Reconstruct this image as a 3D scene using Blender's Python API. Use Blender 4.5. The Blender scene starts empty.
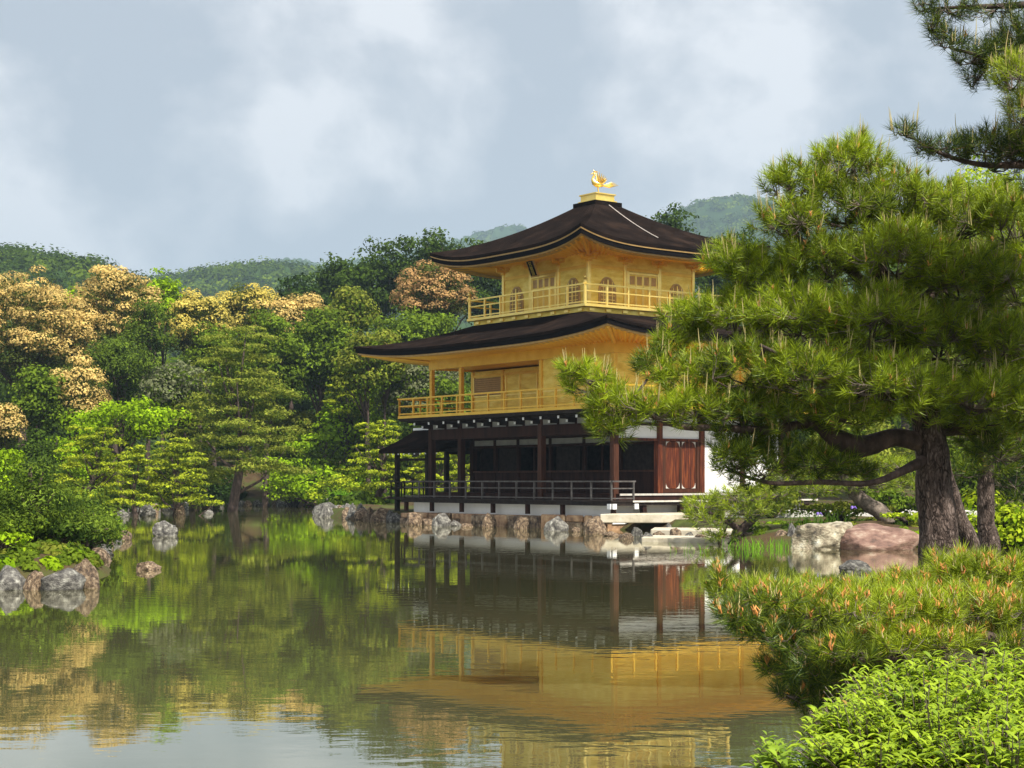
import bpy, bmesh, math, random
import numpy as np
from mathutils import Vector, noise as mnoise

C = bpy.context.scene.collection
F = 1629.0; HZ = 481.0; CH = 1.735          # focal length in px, horizon row, eye height above the water

# ------------------------------------------------------------ camera, sky, sun, exposure
cam = bpy.data.cameras.new('camera'); camo = bpy.data.objects.new('camera', cam); C.objects.link(camo)
camo.location = (0, 0, CH); camo.rotation_euler = (math.radians(90), 0, 0)
cam.sensor_width = 36; cam.lens = 36 * F / 1024; cam.shift_y = (HZ - 384) / 1024
cam.clip_start = 0.1; cam.clip_end = 12000
bpy.context.scene.camera = camo

SUN_EL = 52; SUN_ROT = 148                   # degrees; rotation clockwise from +Y
SUN_STRENGTH = 5.0
world = bpy.data.worlds.new('World'); bpy.context.scene.world = world; world.use_nodes = True
nt = world.node_tree; nt.nodes.clear()
def wn(t, **k):
    n = nt.nodes.new(t)
    for a, b in k.items(): setattr(n, a, b)
    return n
wout = wn('ShaderNodeOutputWorld'); mix = wn('ShaderNodeMixShader')
sky = wn('ShaderNodeTexSky', sky_type='NISHITA', sun_disc=False, sun_elevation=math.radians(SUN_EL), sun_rotation=math.radians(SUN_ROT))
bg1 = wn('ShaderNodeBackground'); bg1.inputs[1].default_value = 0.11; nt.links.new(sky.outputs[0], bg1.inputs[0])
bg2 = wn('ShaderNodeBackground'); bg2.inputs[1].default_value = 0.66
tc = wn('ShaderNodeTexCoord'); mp = wn('ShaderNodeMapping'); mp.inputs['Scale'].default_value = (3.4, 3.4, 4.2); mp.inputs['Location'].default_value = (0.35, 0.2, 0.62)
nt.links.new(tc.outputs['Generated'], mp.inputs[0])
n1 = wn('ShaderNodeTexNoise'); n1.inputs['Scale'].default_value = 1.9; n1.inputs['Detail'].default_value = 7; n1.inputs['Roughness'].default_value = 0.56; n1.inputs['Distortion'].default_value = 0.1
nt.links.new(mp.outputs[0], n1.inputs['Vector'])
cr = wn('ShaderNodeValToRGB'); e = cr.color_ramp.elements
e[0].position = 0.42; e[0].color = (0.44, 0.475, 0.525, 1)
e[1].position = 0.58; e[1].color = (0.80, 0.80, 0.815, 1)
m = e.new(0.50); m.color = (0.58, 0.60, 0.635, 1)
# a brighter bank of cloud low in the west (left)
dv = wn('ShaderNodeVectorMath', operation='DISTANCE'); dv.inputs[1].default_value = (-0.29, 0.945, 0.14); nt.links.new(tc.outputs['Generated'], dv.inputs[0])
mb_ = wn('ShaderNodeMapRange'); mb_.interpolation_type = 'SMOOTHSTEP'; mb_.inputs[1].default_value = 0.0; mb_.inputs[2].default_value = 0.20; mb_.inputs[3].default_value = 0.17; mb_.inputs[4].default_value = 0.0; nt.links.new(dv.outputs['Value'], mb_.inputs[0])
ad_ = wn('ShaderNodeMath', operation='ADD'); nt.links.new(n1.outputs[0], ad_.inputs[0]); nt.links.new(mb_.outputs[0], ad_.inputs[1])
# a heavier grey mass above it
dv2 = wn('ShaderNodeVectorMath', operation='DISTANCE'); dv2.inputs[1].default_value = (-0.13, 0.97, 0.20); nt.links.new(tc.outputs['Generated'], dv2.inputs[0])
mb2 = wn('ShaderNodeMapRange'); mb2.interpolation_type = 'SMOOTHSTEP'; mb2.inputs[1].default_value = 0.0; mb2.inputs[2].default_value = 0.30; mb2.inputs[3].default_value = -0.065; mb2.inputs[4].default_value = 0.0; nt.links.new(dv2.outputs['Value'], mb2.inputs[0])
ad2 = wn('ShaderNodeMath', operation='ADD'); nt.links.new(ad_.outputs[0], ad2.inputs[0]); nt.links.new(mb2.outputs[0], ad2.inputs[1])
nt.links.new(ad2.outputs[0], cr.inputs[0])
# paler towards the horizon
sx = wn('ShaderNodeSeparateXYZ'); nt.links.new(tc.outputs['Generated'], sx.inputs[0])
mr = wn('ShaderNodeMapRange'); mr.inputs[1].default_value = 0.02; mr.inputs[2].default_value = 0.22; mr.inputs[3].default_value = 0.25; mr.inputs[4].default_value = 0.0
nt.links.new(sx.outputs['Z'], mr.inputs[0])
mc = wn('ShaderNodeMix', data_type='RGBA'); mc.inputs[7].default_value = (0.70, 0.72, 0.75, 1)
nt.links.new(mr.outputs[0], mc.inputs[0]); nt.links.new(cr.outputs[0], mc.inputs[6]); nt.links.new(mc.outputs[2], bg2.inputs[0])
mix.inputs[0].default_value = 0.95
nt.links.new(bg1.outputs[0], mix.inputs[1]); nt.links.new(bg2.outputs[0], mix.inputs[2]); nt.links.new(mix.outputs[0], wout.inputs[0])

sl = bpy.data.lights.new('sun', 'SUN'); sl.energy = SUN_STRENGTH; sl.angle = math.radians(1.5); sl.color = (1, 0.945, 0.84)
so = bpy.data.objects.new('sun', sl); C.objects.link(so)
r_, e_ = math.radians(SUN_ROT), math.radians(SUN_EL)
sdir = Vector((math.sin(r_) * math.cos(e_), math.cos(r_) * math.cos(e_), math.sin(e_)))
so.rotation_euler = sdir.to_track_quat('Z', 'Y').to_euler()
vs = bpy.context.scene.view_settings
vs.view_transform = 'Standard'; vs.look = 'None'; vs.exposure = 0.88; vs.gamma = 1; vs.use_curve_mapping = False
cy = bpy.context.scene.cycles
cy.max_bounces = 7; cy.diffuse_bounces = 3; cy.glossy_bounces = 4; cy.transparent_max_bounces = 6; cy.transmission_bounces = 2

# ------------------------------------------------------------ helpers
def at(px, py, Y): return Vector(((px - 512) * Y / F, Y, CH + (HZ - py) * Y / F))
def tag(o, label=None, cat=None, group=None, kind=None):
    if label: o['label'] = label
    if cat: o['category'] = cat
    if group: o['group'] = group
    if kind: o['kind'] = kind
    return o
def empty(name, loc=(0, 0, 0), rz=0):
    o = bpy.data.objects.new(name, None); C.objects.link(o); o.location = loc; o.rotation_euler = (0, 0, rz); o.empty_display_size = 0.2
    return o
def link(name, me, mat=None, parent=None):
    o = bpy.data.objects.new(name, me); C.objects.link(o)
    if mat: me.materials.append(mat)
    if parent: o.parent = parent
    return o
def np_mesh(name, V, Fc, mat=None, parent=None, col=None, smooth=False):
    """one mesh object from arrays; Fc is (m,k), all faces with k corners"""
    V = np.asarray(V, dtype=np.float32); Fc = np.asarray(Fc, dtype=np.int32)
    me = bpy.data.meshes.new(name); m, k = Fc.shape
    me.vertices.add(len(V)); me.vertices.foreach_set('co', V.ravel())
    me.loops.add(m * k); me.loops.foreach_set('vertex_index', Fc.ravel())
    me.polygons.add(m); me.polygons.foreach_set('loop_start', np.arange(0, m * k, k, dtype=np.int32))
    me.update(calc_edges=True)
    if smooth: me.polygons.foreach_set('use_smooth', np.ones(m, dtype=bool))
    if col is not None:
        a = me.color_attributes.new('col', 'FLOAT_COLOR', 'POINT')
        c = np.ones((len(V), 4), dtype=np.float32); c[:, :3] = col; a.data.foreach_set('color', c.ravel())
    return link(name, me, mat, parent)
class MB:
    """collects boxes, prisms and tubes; build() links them as one mesh object"""
    def __init__(s): s.v = []; s.f = []
    def add(s, vs, fs):
        b = len(s.v); s.v += [tuple(p) for p in vs]; s.f += [tuple(i + b for i in f) for f in fs]
    def box(s, x0, x1, y0, y1, z0, z1):
        s.add([(x0, y0, z0), (x1, y0, z0), (x1, y1, z0), (x0, y1, z0), (x0, y0, z1), (x1, y0, z1), (x1, y1, z1), (x0, y1, z1)],
              [(0, 3, 2, 1), (4, 5, 6, 7), (0, 1, 5, 4), (1, 2, 6, 5), (2, 3, 7, 6), (3, 0, 4, 7)])
    def tube(s, pts, rad, n=6, cap=True):
        pts = [Vector(p) for p in pts]; rings = []; up = Vector((0, 0, 1)); prev = None
        for i, p in enumerate(pts):
            d = (pts[min(i + 1, len(pts) - 1)] - pts[max(i - 1, 0)]).normalized()
            if prev is None:
                a = d.cross(up)
                if a.length < 1e-3: a = d.cross(Vector((1, 0, 0)))
            else: a = prev - d * prev.dot(d)
            a.normalize(); prev = a; b = d.cross(a); r = rad[i] if hasattr(rad, '__len__') else rad
            rings.append([p + (a * math.cos(t) + b * math.sin(t)) * r for t in [2 * math.pi * j / n for j in range(n)]])
        base = len(s.v)
        for rg in rings: s.v += [tuple(q) for q in rg]
        for i in range(len(rings) - 1):
            for j in range(n):
                a0 = base + i * n + j; a1 = base + i * n + (j + 1) % n
                s.f.append((a0, a1, a1 + n, a0 + n))
        if cap:
            s.f.append(tuple(base + j for j in range(n))[::-1]); s.f.append(tuple(base + (len(rings) - 1) * n + j for j in range(n)))
    def build(s, name, mat=None, parent=None, smooth=False, bevel=0):
        me = bpy.data.meshes.new(name); me.from_pydata(s.v, [], s.f); me.update()
        if smooth: me.polygons.foreach_set('use_smooth', [True] * len(me.polygons))
        o = link(name, me, mat, parent)
        if bevel:
            md = o.modifiers.new('bevel', 'BEVEL'); md.width = bevel; md.segments = 2; md.limit_method = 'ANGLE'
        return o

# ------------------------------------------------------------ materials
def newmat(name):
    m = bpy.data.materials.new(name); m.use_nodes = True; t = m.node_tree; t.nodes.clear()
    o = t.nodes.new('ShaderNodeOutputMaterial'); return m, t, o
def ramp(t, els):
    n = t.nodes.new('ShaderNodeValToRGB'); e = n.color_ramp.elements
    e[0].position, e[0].color = els[0][0], (*els[0][1], 1); e[1].position, e[1].color = els[-1][0], (*els[-1][1], 1)
    for p, c in els[1:-1]:
        q = e.new(p); q.color = (*c, 1)
    return n
def surf(name, els, scale=3, stretch=(1, 1, 1), rough=0.7, metal=0, bump=0.2, bscale=None, detail=6, spec=0.5, bdist=0.02, coords='Object', wave=None, objvar=0):
    """procedural surface: colour ramp over noise, bump of a finer noise (and optionally a plank wave)"""
    m, t, o = newmat(name); L = t.links.new
    b = t.nodes.new('ShaderNodeBsdfPrincipled'); L(b.outputs[0], o.inputs[0])
    b.inputs['Roughness'].default_value = rough; b.inputs['Metallic'].default_value = metal; b.inputs['Specular IOR Level'].default_value = spec
    tc = t.nodes.new('ShaderNodeTexCoord'); mp = t.nodes.new('ShaderNodeMapping'); mp.inputs['Scale'].default_value = stretch
    L(tc.outputs[coords], mp.inputs[0])
    n = t.nodes.new('ShaderNodeTexNoise'); n.inputs['Scale'].default_value = scale; n.inputs['Detail'].default_value = detail; n.inputs['Roughness'].default_value = 0.6
    L(mp.outputs[0], n.inputs['Vector']); r = ramp(t, els); L(n.outputs[0], r.inputs[0]); csock = r.outputs[0]
    if objvar:
        oi = t.nodes.new('ShaderNodeObjectInfo'); hs = t.nodes.new('ShaderNodeHueSaturation'); mr = t.nodes.new('ShaderNodeMapRange')
        mr.inputs[3].default_value = 1 - objvar; mr.inputs[4].default_value = 1 + objvar
        L(oi.outputs['Random'], mr.inputs[0]); L(mr.outputs[0], hs.inputs['Value']); L(csock, hs.inputs['Color']); csock = hs.outputs[0]
        ad = t.nodes.new('ShaderNodeVectorMath'); ad.operation = 'ADD'; L(mp.outputs[0], ad.inputs[0]); L(oi.outputs['Random'], ad.inputs[1])
    L(csock, b.inputs['Base Color'])
    n2 = t.nodes.new('ShaderNodeTexNoise'); n2.inputs['Scale'].default_value = bscale or scale * 4; n2.inputs['Detail'].default_value = 5
    L(mp.outputs[0], n2.inputs['Vector']); h = n2.outputs[0]
    if wave:
        axis, ws, amt = wave
        w = t.nodes.new('ShaderNodeTexWave'); w.bands_direction = axis; w.wave_profile = 'SAW'; w.inputs['Scale'].default_value = ws; w.inputs['Distortion'].default_value = 0.15
        L(tc.outputs[coords], w.inputs[0])
        ma = t.nodes.new('ShaderNodeMath'); ma.operation = 'MULTIPLY_ADD'; ma.inputs[1].default_value = amt; L(w.outputs['Fac'], ma.inputs[0]); L(h, ma.inputs[2]); h = ma.outputs[0]
    bp = t.nodes.new('ShaderNodeBump'); bp.inputs['Strength'].default_value = bump; bp.inputs['Distance'].default_value = bdist
    L(h, bp.inputs['Height']); L(bp.outputs[0], b.inputs['Normal'])
    return m
def leafmat(name, transl=0.35, gloss=0.0, sat=1.0):
    """leaf colour comes from the mesh's own per-leaf colours"""
    m, t, o = newmat(name); L = t.links.new
    a = t.nodes.new('ShaderNodeAttribute'); a.attribute_name = 'col'
    d = t.nodes.new('ShaderNodeBsdfDiffuse'); tr = t.nodes.new('ShaderNodeBsdfTranslucent'); mx = t.nodes.new('ShaderNodeMixShader'); mx.inputs[0].default_value = transl
    L(a.outputs[0], d.inputs[0]); L(a.outputs[0], tr.inputs[0]); L(d.outputs[0], mx.inputs[1]); L(tr.outputs[0], mx.inputs[2]); s = mx.outputs[0]
    if gloss:
        g = t.nodes.new('ShaderNodeBsdfGlossy'); g.inputs['Roughness'].default_value = 0.45; g.inputs[0].default_value = (0.9, 1, 0.8, 1)
        m2 = t.nodes.new('ShaderNodeMixShader'); m2.inputs[0].default_value = gloss; L(s, m2.inputs[1]); L(g.outputs[0], m2.inputs[2]); s = m2.outputs[0]
    L(s, o.inputs[0]); return m

M = {}
M['gold'] = surf('gold_leaf', [(0.3, (0.76, 0.43, 0.045)), (0.7, (0.88, 0.56, 0.08))], 2.5, rough=0.42, metal=0.55, bump=0.08, bscale=9)
M['gold_wall'] = surf('gold_leaf_boards', [(0.32, (0.72, 0.47, 0.055)), (0.5, (0.86, 0.62, 0.10)), (0.68, (0.97, 0.76, 0.20))], 1.6, stretch=(1, 1, 3), rough=0.45, metal=0.5, bump=0.35, bscale=10, wave=('Z', 1.6, 0.35), bdist=0.015)
M['gold_bright'] = surf('bright_gold', [(0.3, (0.90, 0.60, 0.12)), (0.7, (0.97, 0.73, 0.22))], 4, rough=0.3, metal=0.7, bump=0.05)
M['lattice'] = surf('weathered_gold_lattice', [(0.3, (0.30, 0.18, 0.05)), (0.7, (0.42, 0.27, 0.09))], 8, rough=0.6, metal=0.2, bump=0.1)
M['shingle'] = surf('cypress_bark_shingle', [(0.25, (0.007, 0.0055, 0.005)), (0.52, (0.015, 0.0105, 0.009)), (0.8, (0.036, 0.023, 0.017))], 1.1, rough=1.0, bump=0.9, bscale=22, bdist=0.04, spec=0.0, wave=('Z', 3.2, 0.5))
M['shingle_edge'] = surf('cut_shingle_edge', [(0.3, (0.004, 0.0035, 0.0035)), (0.7, (0.010, 0.008, 0.008))], 3, stretch=(1, 1, 20), rough=0.9, bump=0.5, spec=0.05)
M['trim_gold'] = surf('dull_gold_trim', [(0.3, (0.42, 0.25, 0.08)), (0.7, (0.58, 0.36, 0.13))], 6, rough=0.5, metal=0.2, bump=0.1)
M['darkwood'] = surf('dark_timber', [(0.3, (0.014, 0.0065, 0.005)), (0.7, (0.048, 0.020, 0.014))], 2.5, stretch=(2, 2, 0.3), rough=0.7, bump=0.3, bscale=20, spec=0.12)
M['railwood'] = surf('weathered_rail_timber', [(0.3, (0.045, 0.040, 0.038)), (0.7, (0.11, 0.10, 0.095))], 5, rough=0.75, bump=0.3, spec=0.2)
M['blackwood'] = surf('old_grey_black_timber', [(0.3, (0.010, 0.007, 0.006)), (0.7, (0.034, 0.025, 0.021))], 5, rough=0.75, bump=0.3, spec=0.12)
M['redwood'] = surf('red_brown_timber', [(0.32, (0.028, 0.008, 0.005)), (0.5, (0.09, 0.021, 0.009)), (0.68, (0.22, 0.062, 0.018))], 3, stretch=(6, 6, 0.4), spec=0.2, rough=0.6, bump=0.3, bscale=10)
M['brownwood'] = surf('brown_timber', [(0.3, (0.03, 0.011, 0.006)), (0.7, (0.085, 0.030, 0.015))], 3, stretch=(4, 4, 0.4), spec=0.2, rough=0.6, bump=0.3)
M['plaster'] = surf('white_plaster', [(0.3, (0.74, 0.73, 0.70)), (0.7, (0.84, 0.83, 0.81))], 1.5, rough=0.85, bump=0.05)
M['shade_plaster'] = surf('plaster_with_painted_shade', [(0.3, (0.25, 0.25, 0.24)), (0.7, (0.38, 0.38, 0.36))], 3, rough=0.9, bump=0.1)  # plaster greyed in colour to stand for the shade under the gallery
M['whitemetal'] = surf('white_painted_fitting', [(0.3, (0.62, 0.63, 0.64)), (0.7, (0.8, 0.8, 0.8))], 8, rough=0.5, bump=0.05)
M['palewood'] = surf('pale_weathered_board', [(0.3, (0.42, 0.38, 0.33)), (0.7, (0.62, 0.58, 0.52))], 6, rough=0.7, bump=0.2)
M['sandstone'] = surf('warm_sandstone', [(0.32, (0.13, 0.075, 0.04)), (0.48, (0.34, 0.20, 0.11)), (0.60, (0.46, 0.30, 0.17)), (0.72, (0.56, 0.46, 0.32))], 2.8, rough=0.85, bump=0.7, bscale=9, bdist=0.04)
M['slab'] = surf('pale_stone_slab', [(0.25, (0.30, 0.25, 0.18)), (0.5, (0.50, 0.44, 0.33)), (0.75, (0.60, 0.54, 0.44))], 2.5, rough=0.85, bump=0.5, bscale=12, bdist=0.03)
M['rock_grey'] = surf('grey_lichen_rock', [(0.32, (0.022, 0.020, 0.019)), (0.47, (0.09, 0.083, 0.075)), (0.58, (0.20, 0.19, 0.165)), (0.70, (0.42, 0.41, 0.36))], 3.2, rough=0.9, bump=1.0, bscale=14, bdist=0.05, objvar=0.25, detail=9)
M['rock_brown'] = surf('brown_rock', [(0.34, (0.025, 0.017, 0.012)), (0.45, (0.10, 0.066, 0.042)), (0.55, (0.22, 0.15, 0.09)), (0.68, (0.40, 0.32, 0.22))], 4.2, rough=0.9, bump=1.0, bscale=13, bdist=0.05, objvar=0.25, detail=9)
M['rock_pink'] = surf('red_brown_boulder', [(0.32, (0.06, 0.035, 0.026)), (0.48, (0.17, 0.092, 0.068)), (0.58, (0.24, 0.15, 0.11)), (0.70, (0.36, 0.28, 0.22))], 3.0, rough=0.8, bump=0.6, bscale=12, bdist=0.04, detail=9)
M['rock_mottled'] = surf('yellow_grey_boulder', [(0.32, (0.05, 0.043, 0.035)), (0.47, (0.22, 0.18, 0.12)), (0.60, (0.40, 0.36, 0.26)), (0.72, (0.55, 0.53, 0.46))], 4, rough=0.9, bump=1.0, bscale=14, bdist=0.05, detail=9)
M['bark'] = surf('pine_bark', [(0.3, (0.018, 0.012, 0.010)), (0.55, (0.07, 0.045, 0.035)), (0.8, (0.16, 0.11, 0.09))], 9, stretch=(1, 1, 0.35), rough=0.9, bump=0.9, bscale=16, bdist=0.05)
M['twig'] = surf('grey_twig_bark', [(0.3, (0.06, 0.045, 0.035)), (0.7, (0.24, 0.19, 0.15))], 12, rough=0.9, bump=0.3)
M['leaf'] = leafmat('leaf', 0.35)
M['needle'] = leafmat('needle', 0.25, 0.03)
M['leafnear'] = leafmat('glossy_leaf', 0.35, 0.05)
M['candle'] = leafmat('pine_shoot', 0.15)
# hero bark: plates split by dark cracks
def barkplates():
    m, t, o = newmat('plated_pine_bark'); L = t.links.new
    b = t.nodes.new('ShaderNodeBsdfPrincipled'); L(b.outputs[0], o.inputs[0]); b.inputs['Roughness'].default_value = 0.9; b.inputs['Specular IOR Level'].default_value = 0.2
    tc = t.nodes.new('ShaderNodeTexCoord'); mp = t.nodes.new('ShaderNodeMapping'); mp.inputs['Scale'].default_value = (1, 1, 0.36); L(tc.outputs['Object'], mp.inputs[0])
    nz = t.nodes.new('ShaderNodeTexNoise'); nz.inputs['Scale'].default_value = 14; nz.inputs['Detail'].default_value = 6; L(mp.outputs[0], nz.inputs['Vector'])
    mxv = t.nodes.new('ShaderNodeMix'); mxv.data_type = 'RGBA'; mxv.inputs[0].default_value = 0.13; L(mp.outputs[0], mxv.inputs[6]); L(nz.outputs['Color'], mxv.inputs[7])
    v = t.nodes.new('ShaderNodeTexVoronoi'); v.feature = 'DISTANCE_TO_EDGE'; v.inputs['Scale'].default_value = 38; L(mxv.outputs[2], v.inputs['Vector'])
    vc = t.nodes.new('ShaderNodeTexVoronoi'); vc.inputs['Scale'].default_value = 24; L(mxv.outputs[2], vc.inputs['Vector'])
    r = ramp(t, [(0.0, (0.016, 0.011, 0.009)), (0.08, (0.045, 0.032, 0.027)), (0.2, (0.10, 0.072, 0.06)), (0.6, (0.24, 0.185, 0.16))])
    ad = t.nodes.new('ShaderNodeMath'); ad.operation = 'MULTIPLY_ADD'; L(nz.outputs[0], ad.inputs[0]); ad.inputs[1].default_value = 0.75; L(v.outputs[0], ad.inputs[2])
    sb = t.nodes.new('ShaderNodeMath'); sb.operation = 'SUBTRACT'; L(ad.outputs[0], sb.inputs[0]); sb.inputs[1].default_value = 0.32
    L(sb.outputs[0], r.inputs[0]); L(r.outputs[0], b.inputs['Base Color'])
    bp = t.nodes.new('ShaderNodeBump'); bp.inputs['Strength'].default_value = 1.0; bp.inputs['Distance'].default_value = 0.03
    L(sb.outputs[0], bp.inputs['Height']); L(bp.outputs[0], b.inputs['Normal'])
    return m
M['plates'] = barkplates()
HAZE = 0.00028
# ------------------------------------------------------------ pond outline and terrain
POND = np.array([(-70, 4), (1.6, 4.2), (2.0, 7), (2.35, 10), (2.9, 12.5), (3.6, 15), (5.2, 20), (7.4, 28), (10.2, 36), (11.4, 41.0), (10.6, 42.6), (7.0, 42.9), (6.2, 43.6), (5.9, 44.6),
                 (6.3, 49), (5.6, 53.5), (4.6, 57.0), (-4.1, 68.6), (-7.0, 73), (-9.3, 80), (-10.4, 88), (-11.6, 99), (-13.5, 117), (-20.5, 112), (-20.5, 98), (-20.5, 88), (-19.2, 79.5), (-18.6, 70),
                 (-14.5, 60), (-12.6, 52), (-10.6, 43), (-9.2, 36), (-7.7, 31.5), (-7.4, 30.0), (-8.6, 29.3), (-14, 29), (-24, 28), (-70, 26)], float)
def pond_sd(X, Y):
    """signed distance to the pond edge, positive on land"""
    P = np.stack([X, Y], -1); d = np.full(X.shape, 1e9); inside = np.zeros(X.shape, bool); n = len(POND)
    for i in range(n):
        a = POND[i]; b = POND[(i + 1) % n]; e = b - a; w = P - a
        t = np.clip((w @ e) / (e @ e), 0, 1); q = w - t[..., None] * e
        d = np.minimum(d, np.hypot(q[..., 0], q[..., 1]))
        c = ((a[1] > P[..., 1]) != (b[1] > P[..., 1])) & (P[..., 0] < (b[0] - a[0]) * (P[..., 1] - a[1]) / (b[1] - a[1] + 1e-12) + a[0])
        inside ^= c
    return np.where(inside, -d, d)
def ground_z(X, Y):
    X = np.atleast_1d(np.asarray(X, float)); Y = np.atleast_1d(np.asarray(Y, float)); d = pond_sd(X, Y)
    nz = 0.10 * np.sin(X * 0.9 + 1.3 * np.sin(Y * 0.37)) * np.sin(Y * 0.71 + 0.6) + 0.05 * np.sin(X * 2.3 + 0.5) * np.sin(Y * 1.9)
    land = 0.5 * (1 - np.exp(-np.maximum(d, 0) * 1.3)) + nz * np.clip(d / 2, 0, 1)
    land = land + np.clip((Y - 104) / 22, 0, 1) * np.clip((d - 1) / 9, 0, 1) * 2.6
    land = land + np.clip((Y - 130) / 150, 0, 1) * 4
    flat = np.clip(1 - np.maximum(np.abs(X + 2.0 - (65 - Y) * 0.05) - 11, 0) / 4, 0, 1) * np.clip((Y - 50) / 4, 0, 1) * np.clip((84 - Y) / 4, 0, 1)
    land = land * (1 - flat) + flat * 0.42
    w = np.maximum(-1.3, d * 0.9)
    return np.where(d > 0, np.minimum(land, 0.02 + d * 0.8), w)
def gz(x, y): return float(ground_z(x, y)[0])
xs = np.concatenate([[-6000, -3000, -1500, -800, -400, -220, -140, -100], np.arange(-80, -25, 2), np.arange(-25, 22, 0.45), np.arange(22, 60, 2), [80, 120, 200, 400, 800, 1500, 3000, 6000]])
ys = np.concatenate([[-300, -100, -40, -20, -10], np.arange(-5, 60, 0.45), np.arange(60, 130, 0.8), np.arange(130, 200, 4), [220, 260, 320, 400, 600, 900, 1500, 2500, 4500, 9000]])
GX, GY = np.meshgrid(xs, ys); GZ = ground_z(GX.ravel(), GY.ravel())
nx, ny = len(xs), len(ys); I = np.arange(nx * ny).reshape(ny, nx)
quads = np.stack([I[:-1, :-1].ravel(), I[:-1, 1:].ravel(), I[1:, 1:].ravel(), I[1:, :-1].ravel()], 1)
M['ground'] = surf('moss_and_earth', [(0.3, (0.035, 0.025, 0.014)), (0.45, (0.075, 0.05, 0.026)), (0.55, (0.055, 0.065, 0.018)), (0.75, (0.10, 0.13, 0.03))], 0.5, rough=0.95, bump=0.8, bscale=5, bdist=0.08, spec=0.1, detail=9)
tag(np_mesh('ground', np.stack([GX.ravel(), GY.ravel(), GZ], 1), quads, M['ground'], smooth=True), kind='structure')

# water
def water():
    m, t, o = newmat('pond_water'); L = t.links.new
    tc = t.nodes.new('ShaderNodeTexCoord')
    mp = t.nodes.new('ShaderNodeMapping'); mp.inputs['Scale'].default_value = (0.55, 1.0, 1); L(tc.outputs['Object'], mp.inputs[0])
    n1 = t.nodes.new('ShaderNodeTexNoise'); n1.inputs['Scale'].default_value = 3.2; n1.inputs['Detail'].default_value = 3; n1.inputs['Roughness'].default_value = 0.5; L(mp.outputs[0], n1.inputs['Vector'])
    n2 = t.nodes.new('ShaderNodeTexNoise'); n2.inputs['Scale'].default_value = 0.16; n2.inputs['Detail'].default_value = 2; L(mp.outputs[0], n2.inputs['Vector'])
    r2 = t.nodes.new('ShaderNodeMapRange'); r2.inputs[1].default_value = 0.38; r2.inputs[2].default_value = 0.66; r2.inputs[3].default_value = 0.18; r2.inputs[4].default_value = 1.0; L(n2.outputs[0], r2.inputs[0])
    mu = t.nodes.new('ShaderNodeMath'); mu.operation = 'MULTIPLY'; L(n1.outputs[0], mu.inputs[0]); L(r2.outputs[0], mu.inputs[1])
    bp = t.nodes.new('ShaderNodeBump'); bp.inputs['Strength'].default_value = 1.0; bp.inputs['Distance'].default_value = WAVE; L(mu.outputs[0], bp.inputs['Height'])
    g = t.nodes.new('ShaderNodeBsdfGlossy'); g.inputs['Roughness'].default_value = 0.015; g.inputs[0].default_value = (0.96, 0.96, 0.91, 1); L(bp.outputs[0], g.inputs['Normal'])
    d = t.nodes.new('ShaderNodeBsdfDiffuse'); d.inputs[0].default_value = (0.085, 0.082, 0.034, 1)
    fr = t.nodes.new('ShaderNodeFresnel'); fr.inputs[0].default_value = 1.6
    mr = t.nodes.new('ShaderNodeMapRange'); mr.inputs[1].default_value = 0.02; mr.inputs[2].default_value = 0.75; mr.inputs[3].default_value = 0.12; mr.inputs[4].default_value = 0.91; L(fr.outputs[0], mr.inputs[0])
    mx = t.nodes.new('ShaderNodeMixShader'); L(mr.outputs[0], mx.inputs[0]); L(d.outputs[0], mx.inputs[1]); L(g.outputs[0], mx.inputs[2]); L(mx.outputs[0], o.inputs[0])
    return m
WAVE = 0.0026
wm = MB(); wm.add([(-140, -25, 0), (40, -25, 0), (40, 128, 0), (-140, 128, 0)], [(0, 1, 2, 3)])
tag(wm.build('pond_water', water()), kind='structure')

# distant hills: each a ridge mesh of its own
def hill(name, prof, Y, depth, colr, seed, rough):
    """prof: list of (px, py) of the skyline seen from here, turned into a real ridge at distance Y"""
    px = np.array([p[0] for p in prof], float); h = np.array([CH + (HZ - p[1]) * Y / F for p in prof]); X = (px - 512) * Y / F
    n = 150; xx = np.linspace(X[0], X[-1], n); hh = np.interp(xx, X, h); k = np.ones(7) / 7; hh = np.convolve(np.pad(hh, 3, 'edge'), k, 'valid')
    rng = np.random.RandomState(seed); rows = 46; V = []
    for j in range(rows):
        t = j / (rows - 1) * 2 - 1; pr = np.cos(t * math.pi / 2) ** 0.8 if abs(t) < 1 else 0
        V.append(np.stack([xx, np.full(n, Y + t * depth), np.maximum(hh, 0) * pr - 2 + rng.rand(n) * rough * pr], 1))
    I = np.arange(rows * n).reshape(rows, n)
    q = np.stack([I[:-1, :-1].ravel(), I[:-1, 1:].ravel(), I[1:, 1:].ravel(), I[1:, :-1].ravel()], 1)
    mat = surf(name + '_forest', colr, 0.02 * 500 / Y * 3, rough=0.95, bump=0.3, spec=0, detail=8)
    tag(np_mesh(name, np.concatenate(V), q, mat, smooth=True), kind='structure')
    return xx, hh
GH = [(0.3, (0.018, 0.035, 0.010)), (0.55, (0.035, 0.065, 0.018)), (0.75, (0.07, 0.10, 0.03))]
h1 = hill('near_hill', [(-300, 262), (-120, 256), (0, 270), (35, 266), (75, 268), (110, 276), (160, 300), (200, 330), (260, 390)], 420, 150, GH, 1, 4)
h2 = hill('middle_hill', [(100, 330), (170, 288), (215, 282), (250, 273), (300, 275), (345, 283), (420, 290), (520, 300), (600, 330)], 800, 200, GH, 2, 7)
h3 = hill('far_hill', [(200, 300), (245, 280), (278, 268), (300, 265), (325, 272), (400, 262), (480, 240), (512, 231), (550, 245), (600, 262), (700, 300)], 2300, 500, GH, 3, 12)
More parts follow.
